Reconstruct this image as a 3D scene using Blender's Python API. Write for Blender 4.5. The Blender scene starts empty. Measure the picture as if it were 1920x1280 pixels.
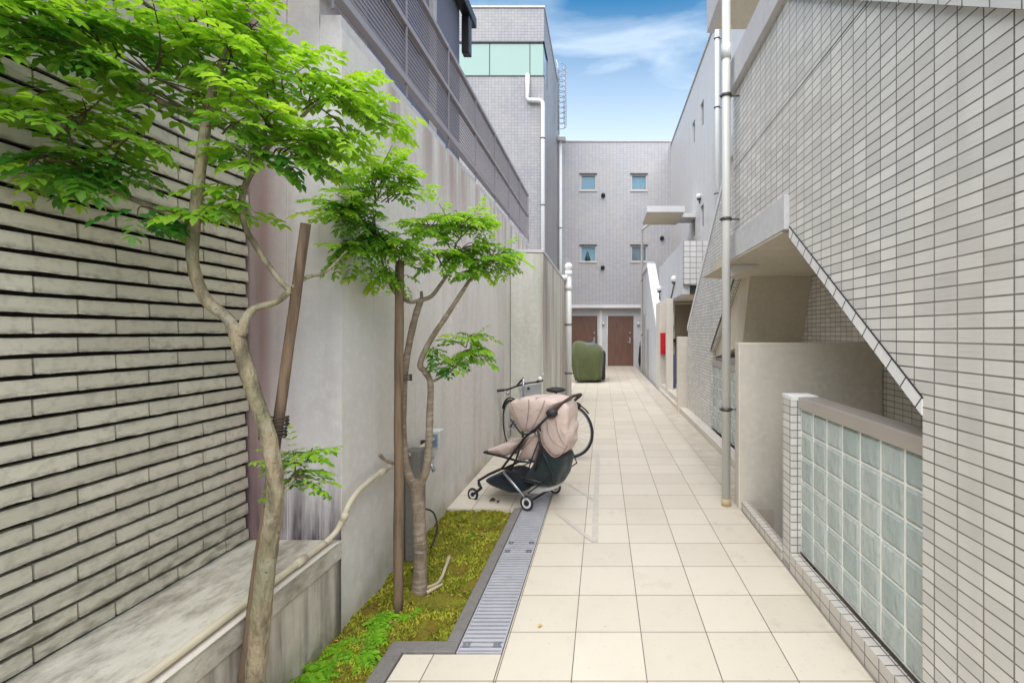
import bpy, math, random
from mathutils import Vector, Matrix, noise
random.seed(7)
S = bpy.context.scene
R = math.radians
H, F, VX, VY = 1.377, 868.0, 1130.0, 624.0      # eye height, focal length in photo pixels, vanishing point

# ------------------------------------------------------------------ camera
cd = bpy.data.cameras.new('camera'); cam = bpy.data.objects.new('camera', cd)
S.collection.objects.link(cam); S.camera = cam
cam.location = (0, 0, H); cam.rotation_euler = (R(90), 0, 0)
cd.sensor_width = 36; cd.lens = F / 1920 * 36
cd.shift_x = -(VX - 960) / 1920; cd.shift_y = (VY - 640) / 1920
cd.clip_start = 0.05; cd.clip_end = 3000
S.render.resolution_x = 1024; S.render.resolution_y = 682

# ------------------------------------------------------------------ sky and sun
SUN_EL, SUN_AZ = R(60), R(190)                 # azimuth clockwise from +Y
w = bpy.data.worlds.new('World'); S.world = w; w.use_nodes = True
nt = w.node_tree; nt.nodes.clear()
def wn(t, **k):
    n = nt.nodes.new(t)
    for a, b in k.items(): setattr(n, a, b)
    return n
out = wn('ShaderNodeOutputWorld'); bg = wn('ShaderNodeBackground')
sky = wn('ShaderNodeTexSky', sky_type='NISHITA', sun_disc=False, sun_elevation=SUN_EL, sun_rotation=SUN_AZ)
sky.ozone_density = 2.5; sky.dust_density = 0.6; sky.air_density = 1.0
hsv = wn('ShaderNodeHueSaturation'); hsv.inputs['Saturation'].default_value = 2.05; hsv.inputs['Value'].default_value = 1.35
hsv.inputs['Hue'].default_value = 0.485
tc = wn('ShaderNodeTexCoord'); mp = wn('ShaderNodeMapping'); mp.inputs['Scale'].default_value = (1.6, 1.3, 7.0)
mp.inputs['Rotation'].default_value = (R(10), R(14), R(20))
nz = wn('ShaderNodeTexNoise'); nz.inputs['Scale'].default_value = 1.9; nz.inputs['Detail'].default_value = 6; nz.inputs['Roughness'].default_value = 0.5
nz.inputs['Distortion'].default_value = 0.5
mr = wn('ShaderNodeMapRange'); mr.inputs['From Min'].default_value = 0.40; mr.inputs['From Max'].default_value = 0.72
mr.inputs['To Max'].default_value = 0.5
sx = wn('ShaderNodeSeparateXYZ'); hz = wn('ShaderNodeMapRange')
hz.inputs['From Min'].default_value = 0.33; hz.inputs['From Max'].default_value = 0.60
hz.inputs['To Min'].default_value = 0.75; hz.inputs['To Max'].default_value = 0.0
mxm = wn('ShaderNodeMath', operation='MAXIMUM'); mix = wn('ShaderNodeMix', data_type='RGBA')
mix.inputs['B'].default_value = (9.0, 9.8, 10.6, 1)
L = nt.links.new
L(sky.outputs[0], hsv.inputs['Color']); L(hsv.outputs[0], mix.inputs['A'])
L(tc.outputs['Generated'], mp.inputs[0]); L(mp.outputs[0], nz.inputs['Vector']); L(nz.outputs['Fac'], mr.inputs[0])
L(tc.outputs['Generated'], sx.inputs[0]); L(sx.outputs['Z'], hz.inputs[0])
L(mr.outputs[0], mxm.inputs[0]); L(hz.outputs[0], mxm.inputs[1]); L(mxm.outputs[0], mix.inputs['Factor'])
L(mix.outputs['Result'], bg.inputs['Color']); bg.inputs['Strength'].default_value = 0.092
L(bg.outputs[0], out.inputs['Surface'])
sl = bpy.data.lights.new('sun', 'SUN'); sl.energy = 4.3; sl.angle = R(82); sl.color = (1, .95, .885)
so = bpy.data.objects.new('sun', sl); S.collection.objects.link(so)
d = Vector((math.sin(SUN_AZ) * math.cos(SUN_EL), math.cos(SUN_AZ) * math.cos(SUN_EL), math.sin(SUN_EL)))
so.rotation_euler = d.to_track_quat('Z', 'Y').to_euler()
S.view_settings.view_transform = 'Standard'; S.view_settings.look = 'None'
S.view_settings.exposure = 0.64; S.view_settings.gamma = 1
S.render.engine = 'CYCLES'
S.cycles.max_bounces = 8; S.cycles.diffuse_bounces = 5; S.cycles.transparent_max_bounces = 8

# ------------------------------------------------------------------ helpers
def P(x, y, Y):
    "a point seen at photo position x, y that stands Y metres down the alley"
    return Vector(((x - VX) / F * Y, Y, H - (y - VY) / F * Y))

ORG = {}
def tag(o, label=None, cat=None, group=None, kind=None):
    if label: o['label'] = label
    if cat: o['category'] = cat
    if group: o['group'] = group
    if kind: o['kind'] = kind
    return o
def thing(name, label, cat, loc, group=None):
    o = bpy.data.objects.new(name, None); o.empty_display_size = .1
    S.collection.objects.link(o); o.location = loc; ORG[o] = Vector(loc)
    return tag(o, label, cat, group)

class MB:
    def __init__(s): s.v = []; s.f = []; s.sm = []; s.c = []
    def add(s, vs, fs, smooth=False, col=None):
        b = len(s.v); s.v += [Vector(v) for v in vs]
        for f in fs: s.f.append([b + i for i in f]); s.sm.append(smooth); s.c.append(col)
        return s
    def box(s, x0, x1, y0, y1, z0, z1):
        return s.add([(x0,y0,z0),(x1,y0,z0),(x1,y1,z0),(x0,y1,z0),(x0,y0,z1),(x1,y0,z1),(x1,y1,z1),(x0,y1,z1)],
              [(0,3,2,1),(4,5,6,7),(0,1,5,4),(1,2,6,5),(2,3,7,6),(3,0,4,7)])
    def prism(s, poly, a0, a1, axis='x'):
        "polygon in the two other axes, extruded along axis"
        n = len(poly)
        def m(p, a): return {'x': (a, p[0], p[1]), 'y': (p[0], a, p[1]), 'z': (p[0], p[1], a)}[axis]
        area = sum(poly[i][0]*poly[(i+1)%n][1]-poly[(i+1)%n][0]*poly[i][1] for i in range(n))
        if area < 0: poly = poly[::-1]
        fl = axis == 'y'
        vs = [m(p, a0) for p in poly] + [m(p, a1) for p in poly]
        fs = [list(range(n))[::-1], list(range(n, 2*n))] + [(i, (i+1) % n, n+(i+1) % n, n+i) for i in range(n)]
        if fl: fs = [list(f)[::-1] for f in fs]
        return s.add(vs, fs)
    def tube(s, pts, r, n=10, cap=True, col=None, flat=1.0):
        pts = [Vector(p) for p in pts]; k = len(pts)
        rs = r if isinstance(r, (list, tuple)) else [r]*k
        vs = []; u = None
        for i, p in enumerate(pts):
            t = (pts[min(i+1, k-1)] - pts[max(i-1, 0)]).normalized()
            if u is None:
                u = t.cross(Vector((0,0,1)))
                if u.length < .1: u = t.cross(Vector((0,1,0)))
            u = (u - t*u.dot(t)).normalized(); v = t.cross(u)
            for j in range(n):
                a = 2*math.pi*j/n
                vs.append(p + u*math.cos(a)*rs[i] + v*math.sin(a)*rs[i]*flat)
        fs = [(i*n+j, i*n+(j+1) % n, (i+1)*n+(j+1) % n, (i+1)*n+j) for i in range(k-1) for j in range(n)]
        s.add(vs, fs, True, col)
        if cap:
            b = len(s.v) - len(vs)
            s.f.append([b+j for j in range(n)][::-1]); s.sm.append(False); s.c.append(col)
            s.f.append([b+(k-1)*n+j for j in range(n)]); s.sm.append(False); s.c.append(col)
        return s
    def loft(s, rings, cap=True, smooth=True):
        n = len(rings[0]); vs = [p for r in rings for p in r]
        fs = [(i*n+j, i*n+(j+1) % n, (i+1)*n+(j+1) % n, (i+1)*n+j) for i in range(len(rings)-1) for j in range(n)]
        if cap: fs += [tuple(range(n))[::-1], tuple((len(rings)-1)*n + j for j in range(n))]
        return s.add(vs, fs, smooth)
    def ball(s, c, r, nu=16, nv=10, sc=(1,1,1)):
        c = Vector(c); rings = []
        for i in range(nv+1):
            a = -math.pi/2 + math.pi*i/nv; rr = max(math.cos(a), .01)*r
            rings.append([c + Vector((rr*math.cos(2*math.pi*j/nu)*sc[0], rr*math.sin(2*math.pi*j/nu)*sc[1], r*math.sin(a)*sc[2])) for j in range(nu)])
        return s.loft(rings)
    def build(s, name, mat, parent=None, bevel=0, label=None, cat=None, group=None, kind=None, sub=0, recalc=False, origin=None):
        if parent is not None: o0 = ORG[parent]
        elif origin is not None: o0 = Vector(origin)
        else:
            xs = [v.x for v in s.v]; ys = [v.y for v in s.v]; zs = [v.z for v in s.v]
            o0 = Vector(((min(xs)+max(xs))/2, (min(ys)+max(ys))/2, min(zs)))
        me = bpy.data.meshes.new(name)
        me.from_pydata([v - o0 for v in s.v], [], s.f)
        me.polygons.foreach_set('use_smooth', s.sm)
        if recalc:
            import bmesh
            bm = bmesh.new(); bm.from_mesh(me); bmesh.ops.recalc_face_normals(bm, faces=bm.faces); bm.to_mesh(me); bm.free()
        uv = me.uv_layers.new(name='UVMap').data
        for p in me.polygons:
            nx, ny, nz_ = (abs(q) for q in p.normal)
            for li in p.loop_indices:
                c = s.v[me.loops[li].vertex_index]
                uv[li].uv = (c.y, c.z) if nx >= ny and nx >= nz_ else ((c.x, c.z) if ny >= nz_ else (c.x, c.y))
        if any(c is not None for c in s.c):
            ca = me.color_attributes.new('tone', 'FLOAT_COLOR', 'CORNER')
            for p in me.polygons:
                c = s.c[p.index] or (.5,.5,.5)
                for li in p.loop_indices: ca.data[li].color = (*c, 1)
        me.materials.append(mat)
        o = bpy.data.objects.new(name, me); S.collection.objects.link(o); ORG[o] = o0
        if parent is not None: o.parent = parent
        else: o.location = o0
        if bevel:
            b = o.modifiers.new('bevel', 'BEVEL'); b.width = bevel; b.segments = 2; b.limit_method = 'ANGLE'; b.angle_limit = R(40)
        if sub:
            m = o.modifiers.new('sub', 'SUBSURF'); m.levels = sub; m.render_levels = sub
        return tag(o, label, cat, group, kind)

def smooth_path(pts, rs, k=5):
    "Catmull-Rom through pts with radii"
    P_ = [Vector(p) for p in pts]; n = len(P_); op = []; orr = []
    for i in range(n-1):
        a, b, c, d_ = P_[max(i-1,0)], P_[i], P_[i+1], P_[min(i+2,n-1)]
        for j in range(k):
            t = j/k
            op.append(.5*((2*b)+(c-a)*t+(2*a-5*b+4*c-d_)*t*t+(3*b-a-3*c+d_)*t**3)); orr.append(rs[i]*(1-t)+rs[i+1]*t)
    op.append(P_[-1]); orr.append(rs[-1])
    return op, orr

# ------------------------------------------------------------------ materials
def lin(r, g, b):
    f = lambda c: ((c/255+.055)/1.055)**2.4 if c > 10 else c/255/12.92
    return (f(r), f(g), f(b), 1)
class Mat:
    def __init__(s, name, col, rough=.7, metal=0, spec=.5):
        s.m = bpy.data.materials.new(name); s.m.use_nodes = True; s.t = s.m.node_tree
        s.b = s.t.nodes['Principled BSDF']; s.b.inputs['Roughness'].default_value = rough
        s.b.inputs['Metallic'].default_value = metal; s.b.inputs['Specular IOR Level'].default_value = spec
        rgb = s.n('ShaderNodeRGB'); rgb.outputs[0].default_value = (*col[:3], 1); s.cur = rgb.outputs[0]; s.pos = None; s.h = None
    def n(s, t, **k):
        x = s.t.nodes.new(t)
        for a, b in k.items(): setattr(x, a, b)
        return x
    def l(s, a, b): s.t.links.new(a, b)
    def position(s):
        if s.pos is None: s.pos = s.n('ShaderNodeNewGeometry').outputs['Position']
        return s.pos
    def noise(s, scale=(1,1,1), detail=4, rough=.55, lo=.4, hi=.6, dist=0):
        m = s.n('ShaderNodeMapping'); m.inputs['Scale'].default_value = scale
        q = s.n('ShaderNodeTexNoise'); q.inputs['Scale'].default_value = 1; q.inputs['Detail'].default_value = detail
        q.inputs['Roughness'].default_value = rough; q.inputs['Distortion'].default_value = dist
        r = s.n('ShaderNodeMapRange'); r.inputs['From Min'].default_value = lo; r.inputs['From Max'].default_value = hi
        s.l(s.position(), m.inputs[0]); s.l(m.outputs[0], q.inputs['Vector']); s.l(q.outputs['Fac'], r.inputs[0]); return r.outputs[0]
    def band(s, axis, a, b):
        "0 at a, 1 at b along a world axis"
        x = s.n('ShaderNodeSeparateXYZ'); s.l(s.position(), x.inputs[0])
        r = s.n('ShaderNodeMapRange'); r.interpolation_type = 'SMOOTHSTEP'; r.inputs['From Min'].default_value = a; r.inputs['From Max'].default_value = b
        s.l(x.outputs['XYZ'.index(axis)], r.inputs[0]); return r.outputs[0]
    def mul(s, *xs):
        c = xs[0]
        for x in xs[1:]:
            q = s.n('ShaderNodeMath', operation='MULTIPLY')
            s.l(c, q.inputs[0])
            if isinstance(x, (int, float)): q.inputs[1].default_value = x
            else: s.l(x, q.inputs[1])
            c = q.outputs[0]
        return c
    def over(s, col, fac, mode='MIX'):
        x = s.n('ShaderNodeMix', data_type='RGBA', blend_type=mode)
        s.l(s.cur, x.inputs['A'])
        if isinstance(col, tuple): x.inputs['B'].default_value = (*col[:3], 1)
        else: s.l(col, x.inputs['B'])
        if isinstance(fac, (int, float)): x.inputs['Factor'].default_value = fac
        else: s.l(fac, x.inputs['Factor'])
        s.cur = x.outputs['Result']; return s
    def streak(s, col, amt, scale=(1,1,1), lo=.45, hi=.7, *masks, **k):
        return s.over(col, s.mul(s.noise(scale, lo=lo, hi=hi, **k), amt, *masks))
    def bricks(s, bw, bh, mortar, c1, c2, cm, off=0.0, shift=(0,0), smooth=.1, depth=.6, dist=.002, vary=True):
        u = s.n('ShaderNodeUVMap'); m = s.n('ShaderNodeMapping'); m.inputs['Location'].default_value = (*shift, 0)
        q = s.n('ShaderNodeTexBrick', offset=off, offset_frequency=2, squash=1)
        q.inputs['Scale'].default_value = 1; q.inputs['Brick Width'].default_value = bw; q.inputs['Row Height'].default_value = bh
        q.inputs['Mortar Size'].default_value = mortar; q.inputs['Mortar Smooth'].default_value = smooth
        q.inputs['Color1'].default_value = c1; q.inputs['Color2'].default_value = c2; q.inputs['Mortar'].default_value = cm
        s.l(u.outputs[0], m.inputs[0]); s.l(m.outputs[0], q.inputs['Vector']); s.cur = q.outputs['Color']
        b = s.n('ShaderNodeBump', invert=True); b.inputs['Strength'].default_value = depth; b.inputs['Distance'].default_value = dist
        s.l(q.outputs['Fac'], b.inputs['Height']); s.h = b.outputs[0]; s.fac = q.outputs['Fac']
        return s
    def bump(s, strength=.3, dist=.01, scale=(40,40,40), detail=5):
        b = s.n('ShaderNodeBump'); b.inputs['Strength'].default_value = strength; b.inputs['Distance'].default_value = dist
        s.l(s.noise(scale, detail=detail, lo=.2, hi=.8), b.inputs['Height'])
        if s.h: s.l(s.h, b.inputs['Normal'])
        s.h = b.outputs[0]; return s
    def tone(s, lo, hi):
        "mix by the tone attribute"
        a = s.n('ShaderNodeVertexColor', layer_name='tone'); x = s.n('ShaderNodeSeparateColor'); s.l(a.outputs[0], x.inputs[0])
        m = s.n('ShaderNodeMix', data_type='RGBA'); m.inputs['A'].default_value = lo; m.inputs['B'].default_value = hi
        s.l(x.outputs[0], m.inputs['Factor']); s.cur = m.outputs['Result']; s.tg = x.outputs[1]; s.tb = x.outputs[2]; return s
    def done(s):
        s.l(s.cur, s.b.inputs['Base Color'])
        if s.h: s.l(s.h, s.b.inputs['Normal'])
        return s.m
def plain(name, col, rough=.6, metal=0, var=.25, sc=12, b=.1, spec=.5):
    m = Mat(name, col, rough, metal, spec); dk = tuple(c*.6 for c in col[:3])
    m.streak(dk, var, (sc, sc, sc*.6), .4, .75)
    if b: m.bump(b, .004, (sc*6,)*3)
    return m.done()

MOR = (.085, .075, .068, 1)
def tilemat(name, c1, c2, cm, mortar=.0026, bw=.0985, bh=.0443, shift=(0,0), warm=.25):
    m = Mat(name, (.5,.5,.5), .42)
    m.bricks(bw, bh, mortar, c1, c2, cm, shift=shift, depth=.7, dist=.003)
    m.over((.52,.46,.36), m.mul(m.noise((.9,.9,1.1), lo=.45, hi=.75), warm))
    m.over((.34,.32,.32), m.mul(m.noise((5,5,.45), detail=6, lo=.5, hi=.8), .32))
    m.over((.62,.62,.62), m.mul(m.noise((55,8,60), lo=.4, hi=.65), .12))
    m.bump(.25, .003, (60,14,120), 3)
    return m.done()
# phases of the tile grid: a vertical joint at y = 1.226, a level joint at z = 1.390
TILE = tilemat('wall_tile', (.57,.55,.515,1), (.73,.705,.66,1), MOR, shift=(-1.226 % .0985 * 1, -1.390 % .0443))
TILE_FAR = tilemat('wall_tile_far', (.68,.655,.635,1), (.73,.705,.685,1), (.42,.385,.38,1), mortar=.0045, bw=.0985, bh=.0443)
TILE_TOWER = tilemat('tower_tile', (.25,.24,.25,1), (.30,.29,.30,1), (.17,.155,.175,1), mortar=.006, bw=.0985, bh=.0886)
TILE_END = tilemat('wall_tile_end', (.39,.38,.40,1), (.44,.43,.44,1), (.26,.25,.27,1), mortar=.006, bw=.14, bh=.0886, warm=.3)

m = Mat('path_tile', (.6,.55,.47), .40)
m.bricks(.30, .30, .0022, (.62,.555,.45,1), (.695,.625,.515,1), (.15,.125,.10,1), shift=(.424-.3*0, -1.834 % .30), depth=.5, dist=.002)
m.over((.50,.42,.31), m.mul(m.noise((1.1,.8,1), lo=.5, hi=.75), .30))
m.over((.40,.36,.32), m.mul(m.noise((9,9,1), detail=7, rough=.7, lo=.55, hi=.8), .22))
m.over((.33,.27,.20), m.mul(m.noise((3.1,2.2,1), detail=8, rough=.75, lo=.56, hi=.72), .30))
m.over((.30,.27,.24), m.mul(m.noise((60,60,1), detail=2, lo=.68, hi=.74), .45))
m.over((.36,.30,.22), m.mul(m.band('X', .98, 1.10), m.noise((6,9,1), lo=.3, hi=.7), .5))
m.bump(.06, .002, (14,14,14)); PATH = m.done()

def concrete(name, col, stain=(.22,.17,.17), amt=.35, rough=.85, extra=None, bumpy=.25, vs=(7,7,.7)):
    m = Mat(name, col, rough, spec=.3)
    m.streak(stain, amt, vs, .48, .78, detail=6, rough=.6)
    m.streak(tuple(c*.72 for c in col[:3]), .45, (1.3,1.3,1.1), .42, .7)
    m.streak(tuple(min(c*1.12, 1) for c in col[:3]), .5, (22,22,22), .45, .7)
    if extra: extra(m)
    m.bump(bumpy, .004, (70,70,70))
    return m.done()
def white_extra(m):
    m.streak((.30,.33,.22), .38, (5,5,.8), .35, .7, m.band('Y', 4.6, 5.8))
    m.streak((.30,.20,.18), .6, (6,6,.35), .46, .66, m.band('Z', 2.1, 2.75))
    m.streak((.40,.26,.23), .18, (6,6,.35), .52, .66, m.band('Y', 3.0, 3.8))
    m.streak((.35,.25,.14), .6, (3,3,3), .3, .7, m.band('Z', .14, 0.0))
    m.streak((.22,.24,.15), .45, (5,5,4), .38, .6, m.band('Z', .5, -.1))
WHITEWALL = concrete('painted_wall', (.72,.68,.63), (.50,.44,.42), .16, extra=white_extra, vs=(4,4,.6))
def pillar_extra(m):
    m.streak((.20,.105,.105), .9, (9,9,.6), .10, .65, m.band('X', -1.48, -1.60))
    m.streak((.38,.27,.25), .5, (10,10,.7), .36, .70, m.band('X', -1.34, -1.52))
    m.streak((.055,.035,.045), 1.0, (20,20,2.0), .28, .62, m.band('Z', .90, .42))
PILLARM = concrete('stained_render', (.64,.60,.59), (.36,.30,.31), .45, extra=pillar_extra)
def lowwall_extra(m):
    m.streak((.10,.065,.05), .80, (12,12,1.2), .42, .66)
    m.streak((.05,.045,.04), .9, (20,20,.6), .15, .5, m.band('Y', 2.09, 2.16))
    m.streak((.14,.15,.06), .7, (8,8,8), .35, .6, m.band('Z', .16, 0.0))
LOWWALL = concrete('weathered_concrete', (.60,.54,.46), (.24,.19,.15), .6, extra=lowwall_extra)
def ledge_extra(m):
    m.streak((.18,.145,.10), .75, (7,3.2,6), .46, .66, detail=8, rough=.72)
    m.streak((.10,.095,.08), .6, (20,9,16), .55, .75, detail=8, rough=.7)
    m.streak((.06,.065,.05), .8, (10,10,10), .2, .6, m.band('X', -1.60, -1.66))
LEDGE = concrete('ledge_concrete', (.60,.56,.47), (.42,.36,.28), .3, extra=ledge_extra)
def pier_extra(m):
    m.streak((.28,.30,.18), .4, (4,4,.8), .35, .7)
    m.streak((.24,.16,.15), .6, (9,1.6,.3), .48, .62, m.band('X', -.86, -.80))
PIERM = concrete('pier_render', (.62,.60,.54), (.34,.27,.25), .4, extra=pier_extra)
GREYC = concrete('grey_concrete', (.57,.56,.565), (.42,.40,.40), .25)
BEIGEC = concrete('beige_render', (.64,.59,.51), (.46,.40,.32), .22, bumpy=.15)
SOFFIT = concrete('soffit_paint', (.60,.54,.43), (.34,.30,.23), .2, bumpy=.12)
WHITEC = concrete('white_coping', (.74,.73,.72), (.5,.47,.45), .2)
KERB = concrete('kerb_concrete', (.20,.185,.17), (.12,.11,.10), .4, bumpy=.8, vs=(14,14,14))
GROUNDM = concrete('ground_concrete', (.22,.21,.19), (.14,.13,.11), .4, vs=(1,1,1))
TRIM = tilemat('trim_tile', (.60,.60,.58,1), (.66,.655,.64,1), MOR, bw=.0985, bh=.30, mortar=.0025)
KTILE = tilemat('kerb_tile', (.56,.52,.47,1), (.62,.58,.52,1), (.09,.07,.06,1), bw=.0985, bh=.054, mortar=.0026, shift=(-1.226 % .0985, 0.004))

STONE = Mat('split_tile', (.36,.35,.30), .6)
STONE.tone((.54,.495,.39,1), (.68,.625,.50,1))
STONE.streak((.44,.41,.32), .35, (4,4,4), .4, .7)
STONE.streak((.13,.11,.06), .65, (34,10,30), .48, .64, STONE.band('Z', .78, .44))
STONE.streak((.30,.27,.21), .5, (30,30,30), .5, .75)
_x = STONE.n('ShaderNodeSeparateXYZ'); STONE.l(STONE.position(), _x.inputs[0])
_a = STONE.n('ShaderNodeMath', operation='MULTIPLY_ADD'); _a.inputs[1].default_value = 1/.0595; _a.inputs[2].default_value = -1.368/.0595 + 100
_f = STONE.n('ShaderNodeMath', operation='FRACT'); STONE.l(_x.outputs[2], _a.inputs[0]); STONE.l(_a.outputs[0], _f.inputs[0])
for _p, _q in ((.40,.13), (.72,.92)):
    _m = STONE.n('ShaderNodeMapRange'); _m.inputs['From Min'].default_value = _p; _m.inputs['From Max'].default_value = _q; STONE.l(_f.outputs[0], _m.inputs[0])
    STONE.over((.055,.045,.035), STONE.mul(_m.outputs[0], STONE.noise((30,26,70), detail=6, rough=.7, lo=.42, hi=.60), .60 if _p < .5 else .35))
STONE.bump(.3, .004, (90,40,90)); STONE = STONE.done()
GROUT = plain('dark_grout', (.020,.016,.013), .95, var=.4, sc=30, b=.6)
PVC = plain('pvc_pipe', (.60,.595,.56), .38, var=.10, sc=5, b=0)
PVC_W = plain('white_pipe', (.74,.74,.73), .4, var=.12, sc=5, b=0)
PVC_B = plain('beige_conduit', (.60,.53,.39), .45, var=.3, sc=9, b=.05)
BRACKET = plain('bracket_metal', (.10,.095,.09), .5, .7)
BRASS = plain('collar_plastic', (.50,.40,.24), .5)
ALU = plain('brushed_metal', (.50,.45,.41), .38, .4, var=.2, sc=3)
STEEL = plain('steel_grate', (.58,.57,.61), .38, .35, var=.35, sc=8)
DARK = plain('dark_void', (.02,.02,.022), .8)
LOUV = plain('louvre_paint', (.27,.24,.265), .5, .1, var=.25, sc=4)
LOUVR = plain('louvre_frame', (.36,.325,.345), .45, .2, var=.2, sc=4)
HOUSE = plain('slate_siding', (.14,.145,.19), .6, var=.2, sc=2)
HWIN = plain('dark_glass', (.05,.06,.12), .12, var=.1, b=0)
PANE = plain('sky_glass', (.16,.30,.38), .10, var=.5, sc=2.5, b=0, spec=.9)
PANE2 = plain('dim_glass', (.13,.17,.20), .10, var=.5, sc=2.5, b=0, spec=.9)
GREENG = plain('green_glass', (.17,.31,.26), .16, var=.18, sc=.6, b=0, spec=.8)
FRAMEW = plain('window_frame', (.48,.44,.42), .4, .1)
DOORM = Mat('door_wood', (.185,.092,.062), .42); DOORM.streak((.09,.048,.034), .8, (60,60,2.2), .4, .65, detail=6); DOORM = DOORM.done()
RED = plain('red_paint', (.55,.012,.02), .35, var=.1, b=0)
BLACK = plain('black_rubber', (.018,.018,.02), .55, var=.2, b=.05)
BLACKM = plain('black_metal', (.022,.022,.026), .35, .3, var=.1, b=0)
SILVER = plain('silver_tube', (.42,.43,.46), .3, .8, var=.1, b=0)
WHITEP = plain('white_plastic', (.75,.74,.74), .4, var=.1, b=0)
GREYP = plain('grey_plastic', (.38,.39,.38), .5)
BLUEP = plain('blue_plastic', (.20,.27,.38), .4)
YEL = plain('yellow_leaf', (.60,.40,.10), .7)
def fabric(name, col, sc=9):
    m = Mat(name, col, .85, spec=.2)
    m.streak(tuple(c*.72 for c in col[:3]), .35, (sc,sc,sc), .4, .7)
    m.bump(.5, .014, (sc*1.4,sc*.8,sc*1.4), 3); m.bump(.25, .001, (900,)*3, 1); m.b.inputs['Sheen Weight'].default_value = .2
    return m.done()
PINK = fabric('pink_canvas', (.62,.485,.425)); PINKD = fabric('pink_canvas_seat', (.54,.41,.355))
NAVY = fabric('navy_mesh', (.018,.025,.036)); TEAL = fabric('teal_mesh', (.022,.034,.034))
OLIVE = fabric('olive_cover', (.082,.094,.038), 5); OLIVE_T = fabric('cover_top', (.10,.125,.12), 5)

m = Mat('bark', (.36,.29,.185), .85, spec=.2)
m.streak((.13,.11,.07), .85, (28,28,8), .44, .62, detail=8); m.streak((.42,.38,.28), .7, (9,9,14), .5, .66); m.streak((.16,.18,.09), .5, (6,6,5), .5, .7); m.streak((.07,.055,.04), .8, (70,70,110), .64, .70)
m.bump(1, .010, (70,70,26), 8); BARK = m.done()
m = Mat('bark_pale', (.25,.195,.14), .85, spec=.2)
m.streak((.13,.095,.06), .7, (24,24,10), .42, .65, detail=6); m.streak((.36,.31,.25), .7, (12,12,60), .5, .68)
m.bump(.7, .006, (50,50,50)); BARK2 = m.done()
m = Mat('stake_wood', (.20,.14,.09), .8, spec=.2)
m.streak((.085,.055,.035), .9, (45,45,3), .45, .65, detail=6); m.bump(.6, .004, (80,80,6)); WOOD = m.done()
TIE = plain('tie_cord', (.05,.035,.025), .9)

def leafmat(name, dark, light):
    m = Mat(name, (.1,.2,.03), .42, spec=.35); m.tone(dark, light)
    m.over((.55,.52,.04), m.mul(m.tg, 1.0))
    m.over((.20,.13,.075), m.tb)
    m.streak(tuple(c*.6 for c in dark[:3]), .25, (30,30,30), .4, .7)
    mat_ = m.done(); t = m.t
    tr = t.nodes.new('ShaderNodeBsdfTranslucent'); mx = t.nodes.new('ShaderNodeMixShader'); mx.inputs[0].default_value = .5
    g = t.nodes.new('ShaderNodeMix'); g.data_type = 'RGBA'; g.blend_type = 'MULTIPLY'; g.inputs['Factor'].default_value = 1
    g.inputs['B'].default_value = (1.5, 1.5, .8, 1)
    t.links.new(m.cur, g.inputs['A']); t.links.new(g.outputs['Result'], tr.inputs['Color'])
    t.links.new(m.b.outputs[0], mx.inputs[1]); t.links.new(tr.outputs[0], mx.inputs[2])
    t.links.new(mx.outputs[0], t.nodes['Material Output'].inputs['Surface'])
    return mat_
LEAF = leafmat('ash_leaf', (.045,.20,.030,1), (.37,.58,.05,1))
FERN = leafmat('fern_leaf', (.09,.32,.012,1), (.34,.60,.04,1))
m = Mat('moss', (.22,.20,.03), .95, spec=.1)
m.streak((.24,.15,.03), .9, (7,7,7), .42, .62); m.streak((.09,.13,.015), .7, (14,14,14), .50, .7)
m.streak((.27,.30,.03), .8, (30,30,30), .5, .7); m.streak((.05,.03,.015), .8, (9,9,9), .62, .7)
m.bump(1, .02, (70,70,70)); MOSS = m.done()
MOSSB = Mat('moss_blade', (.1,.1,.02), .9, spec=.1).tone((.15,.20,.015,1), (.42,.41,.045,1)).done()

m = Mat('glass_block', (.80,.86,.82), .12, spec=.9)
m.streak((.50,.58,.55), .45, (6,11,5), .42, .68, dist=.8); m.streak((.72,.82,.80), .6, (14,14,26), .55, .7, dist=1)
m.bump(.6, .012, (30,30,16), 2); m.b.inputs['Transmission Weight'].default_value = .45; m.b.inputs['IOR'].default_value = 1.2
_o = m.n('ShaderNodeObjectInfo'); m.over((.48,.60,.58), m.mul(_o.outputs['Random'], .5))
GBLOCK = m.done()
GJOINT = plain('block_joint', (.88,.87,.82), .6)

# ------------------------------------------------------------------ the setting
MB().add([(-400,-400,-1.3),(400,-400,-1.3),(400,400,-1.3),(-400,400,-1.3)], [(0,1,2,3)]).build('ground', GROUNDM, kind='structure')
pm = MB()
pm.box(-.855,-.435,-2.5,1.985,-1.2,0)          # near strip left of the drain
pm.box(-.4305,1.08,-2.5,3.62,-1.2,0)
pm.box(-.4305,1.34,3.62,19.3,-1.2,0)
pm.box(-1.22,-.634,3.62,19.3,-1.2,0)
pm.box(-.634,-.4305,4.98,19.3,-1.2,0)
pm.box(-1.9,-1.22,10.2,19.3,-1.2,0)
pm.build('path', PATH, kind='structure', bevel=0)
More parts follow.
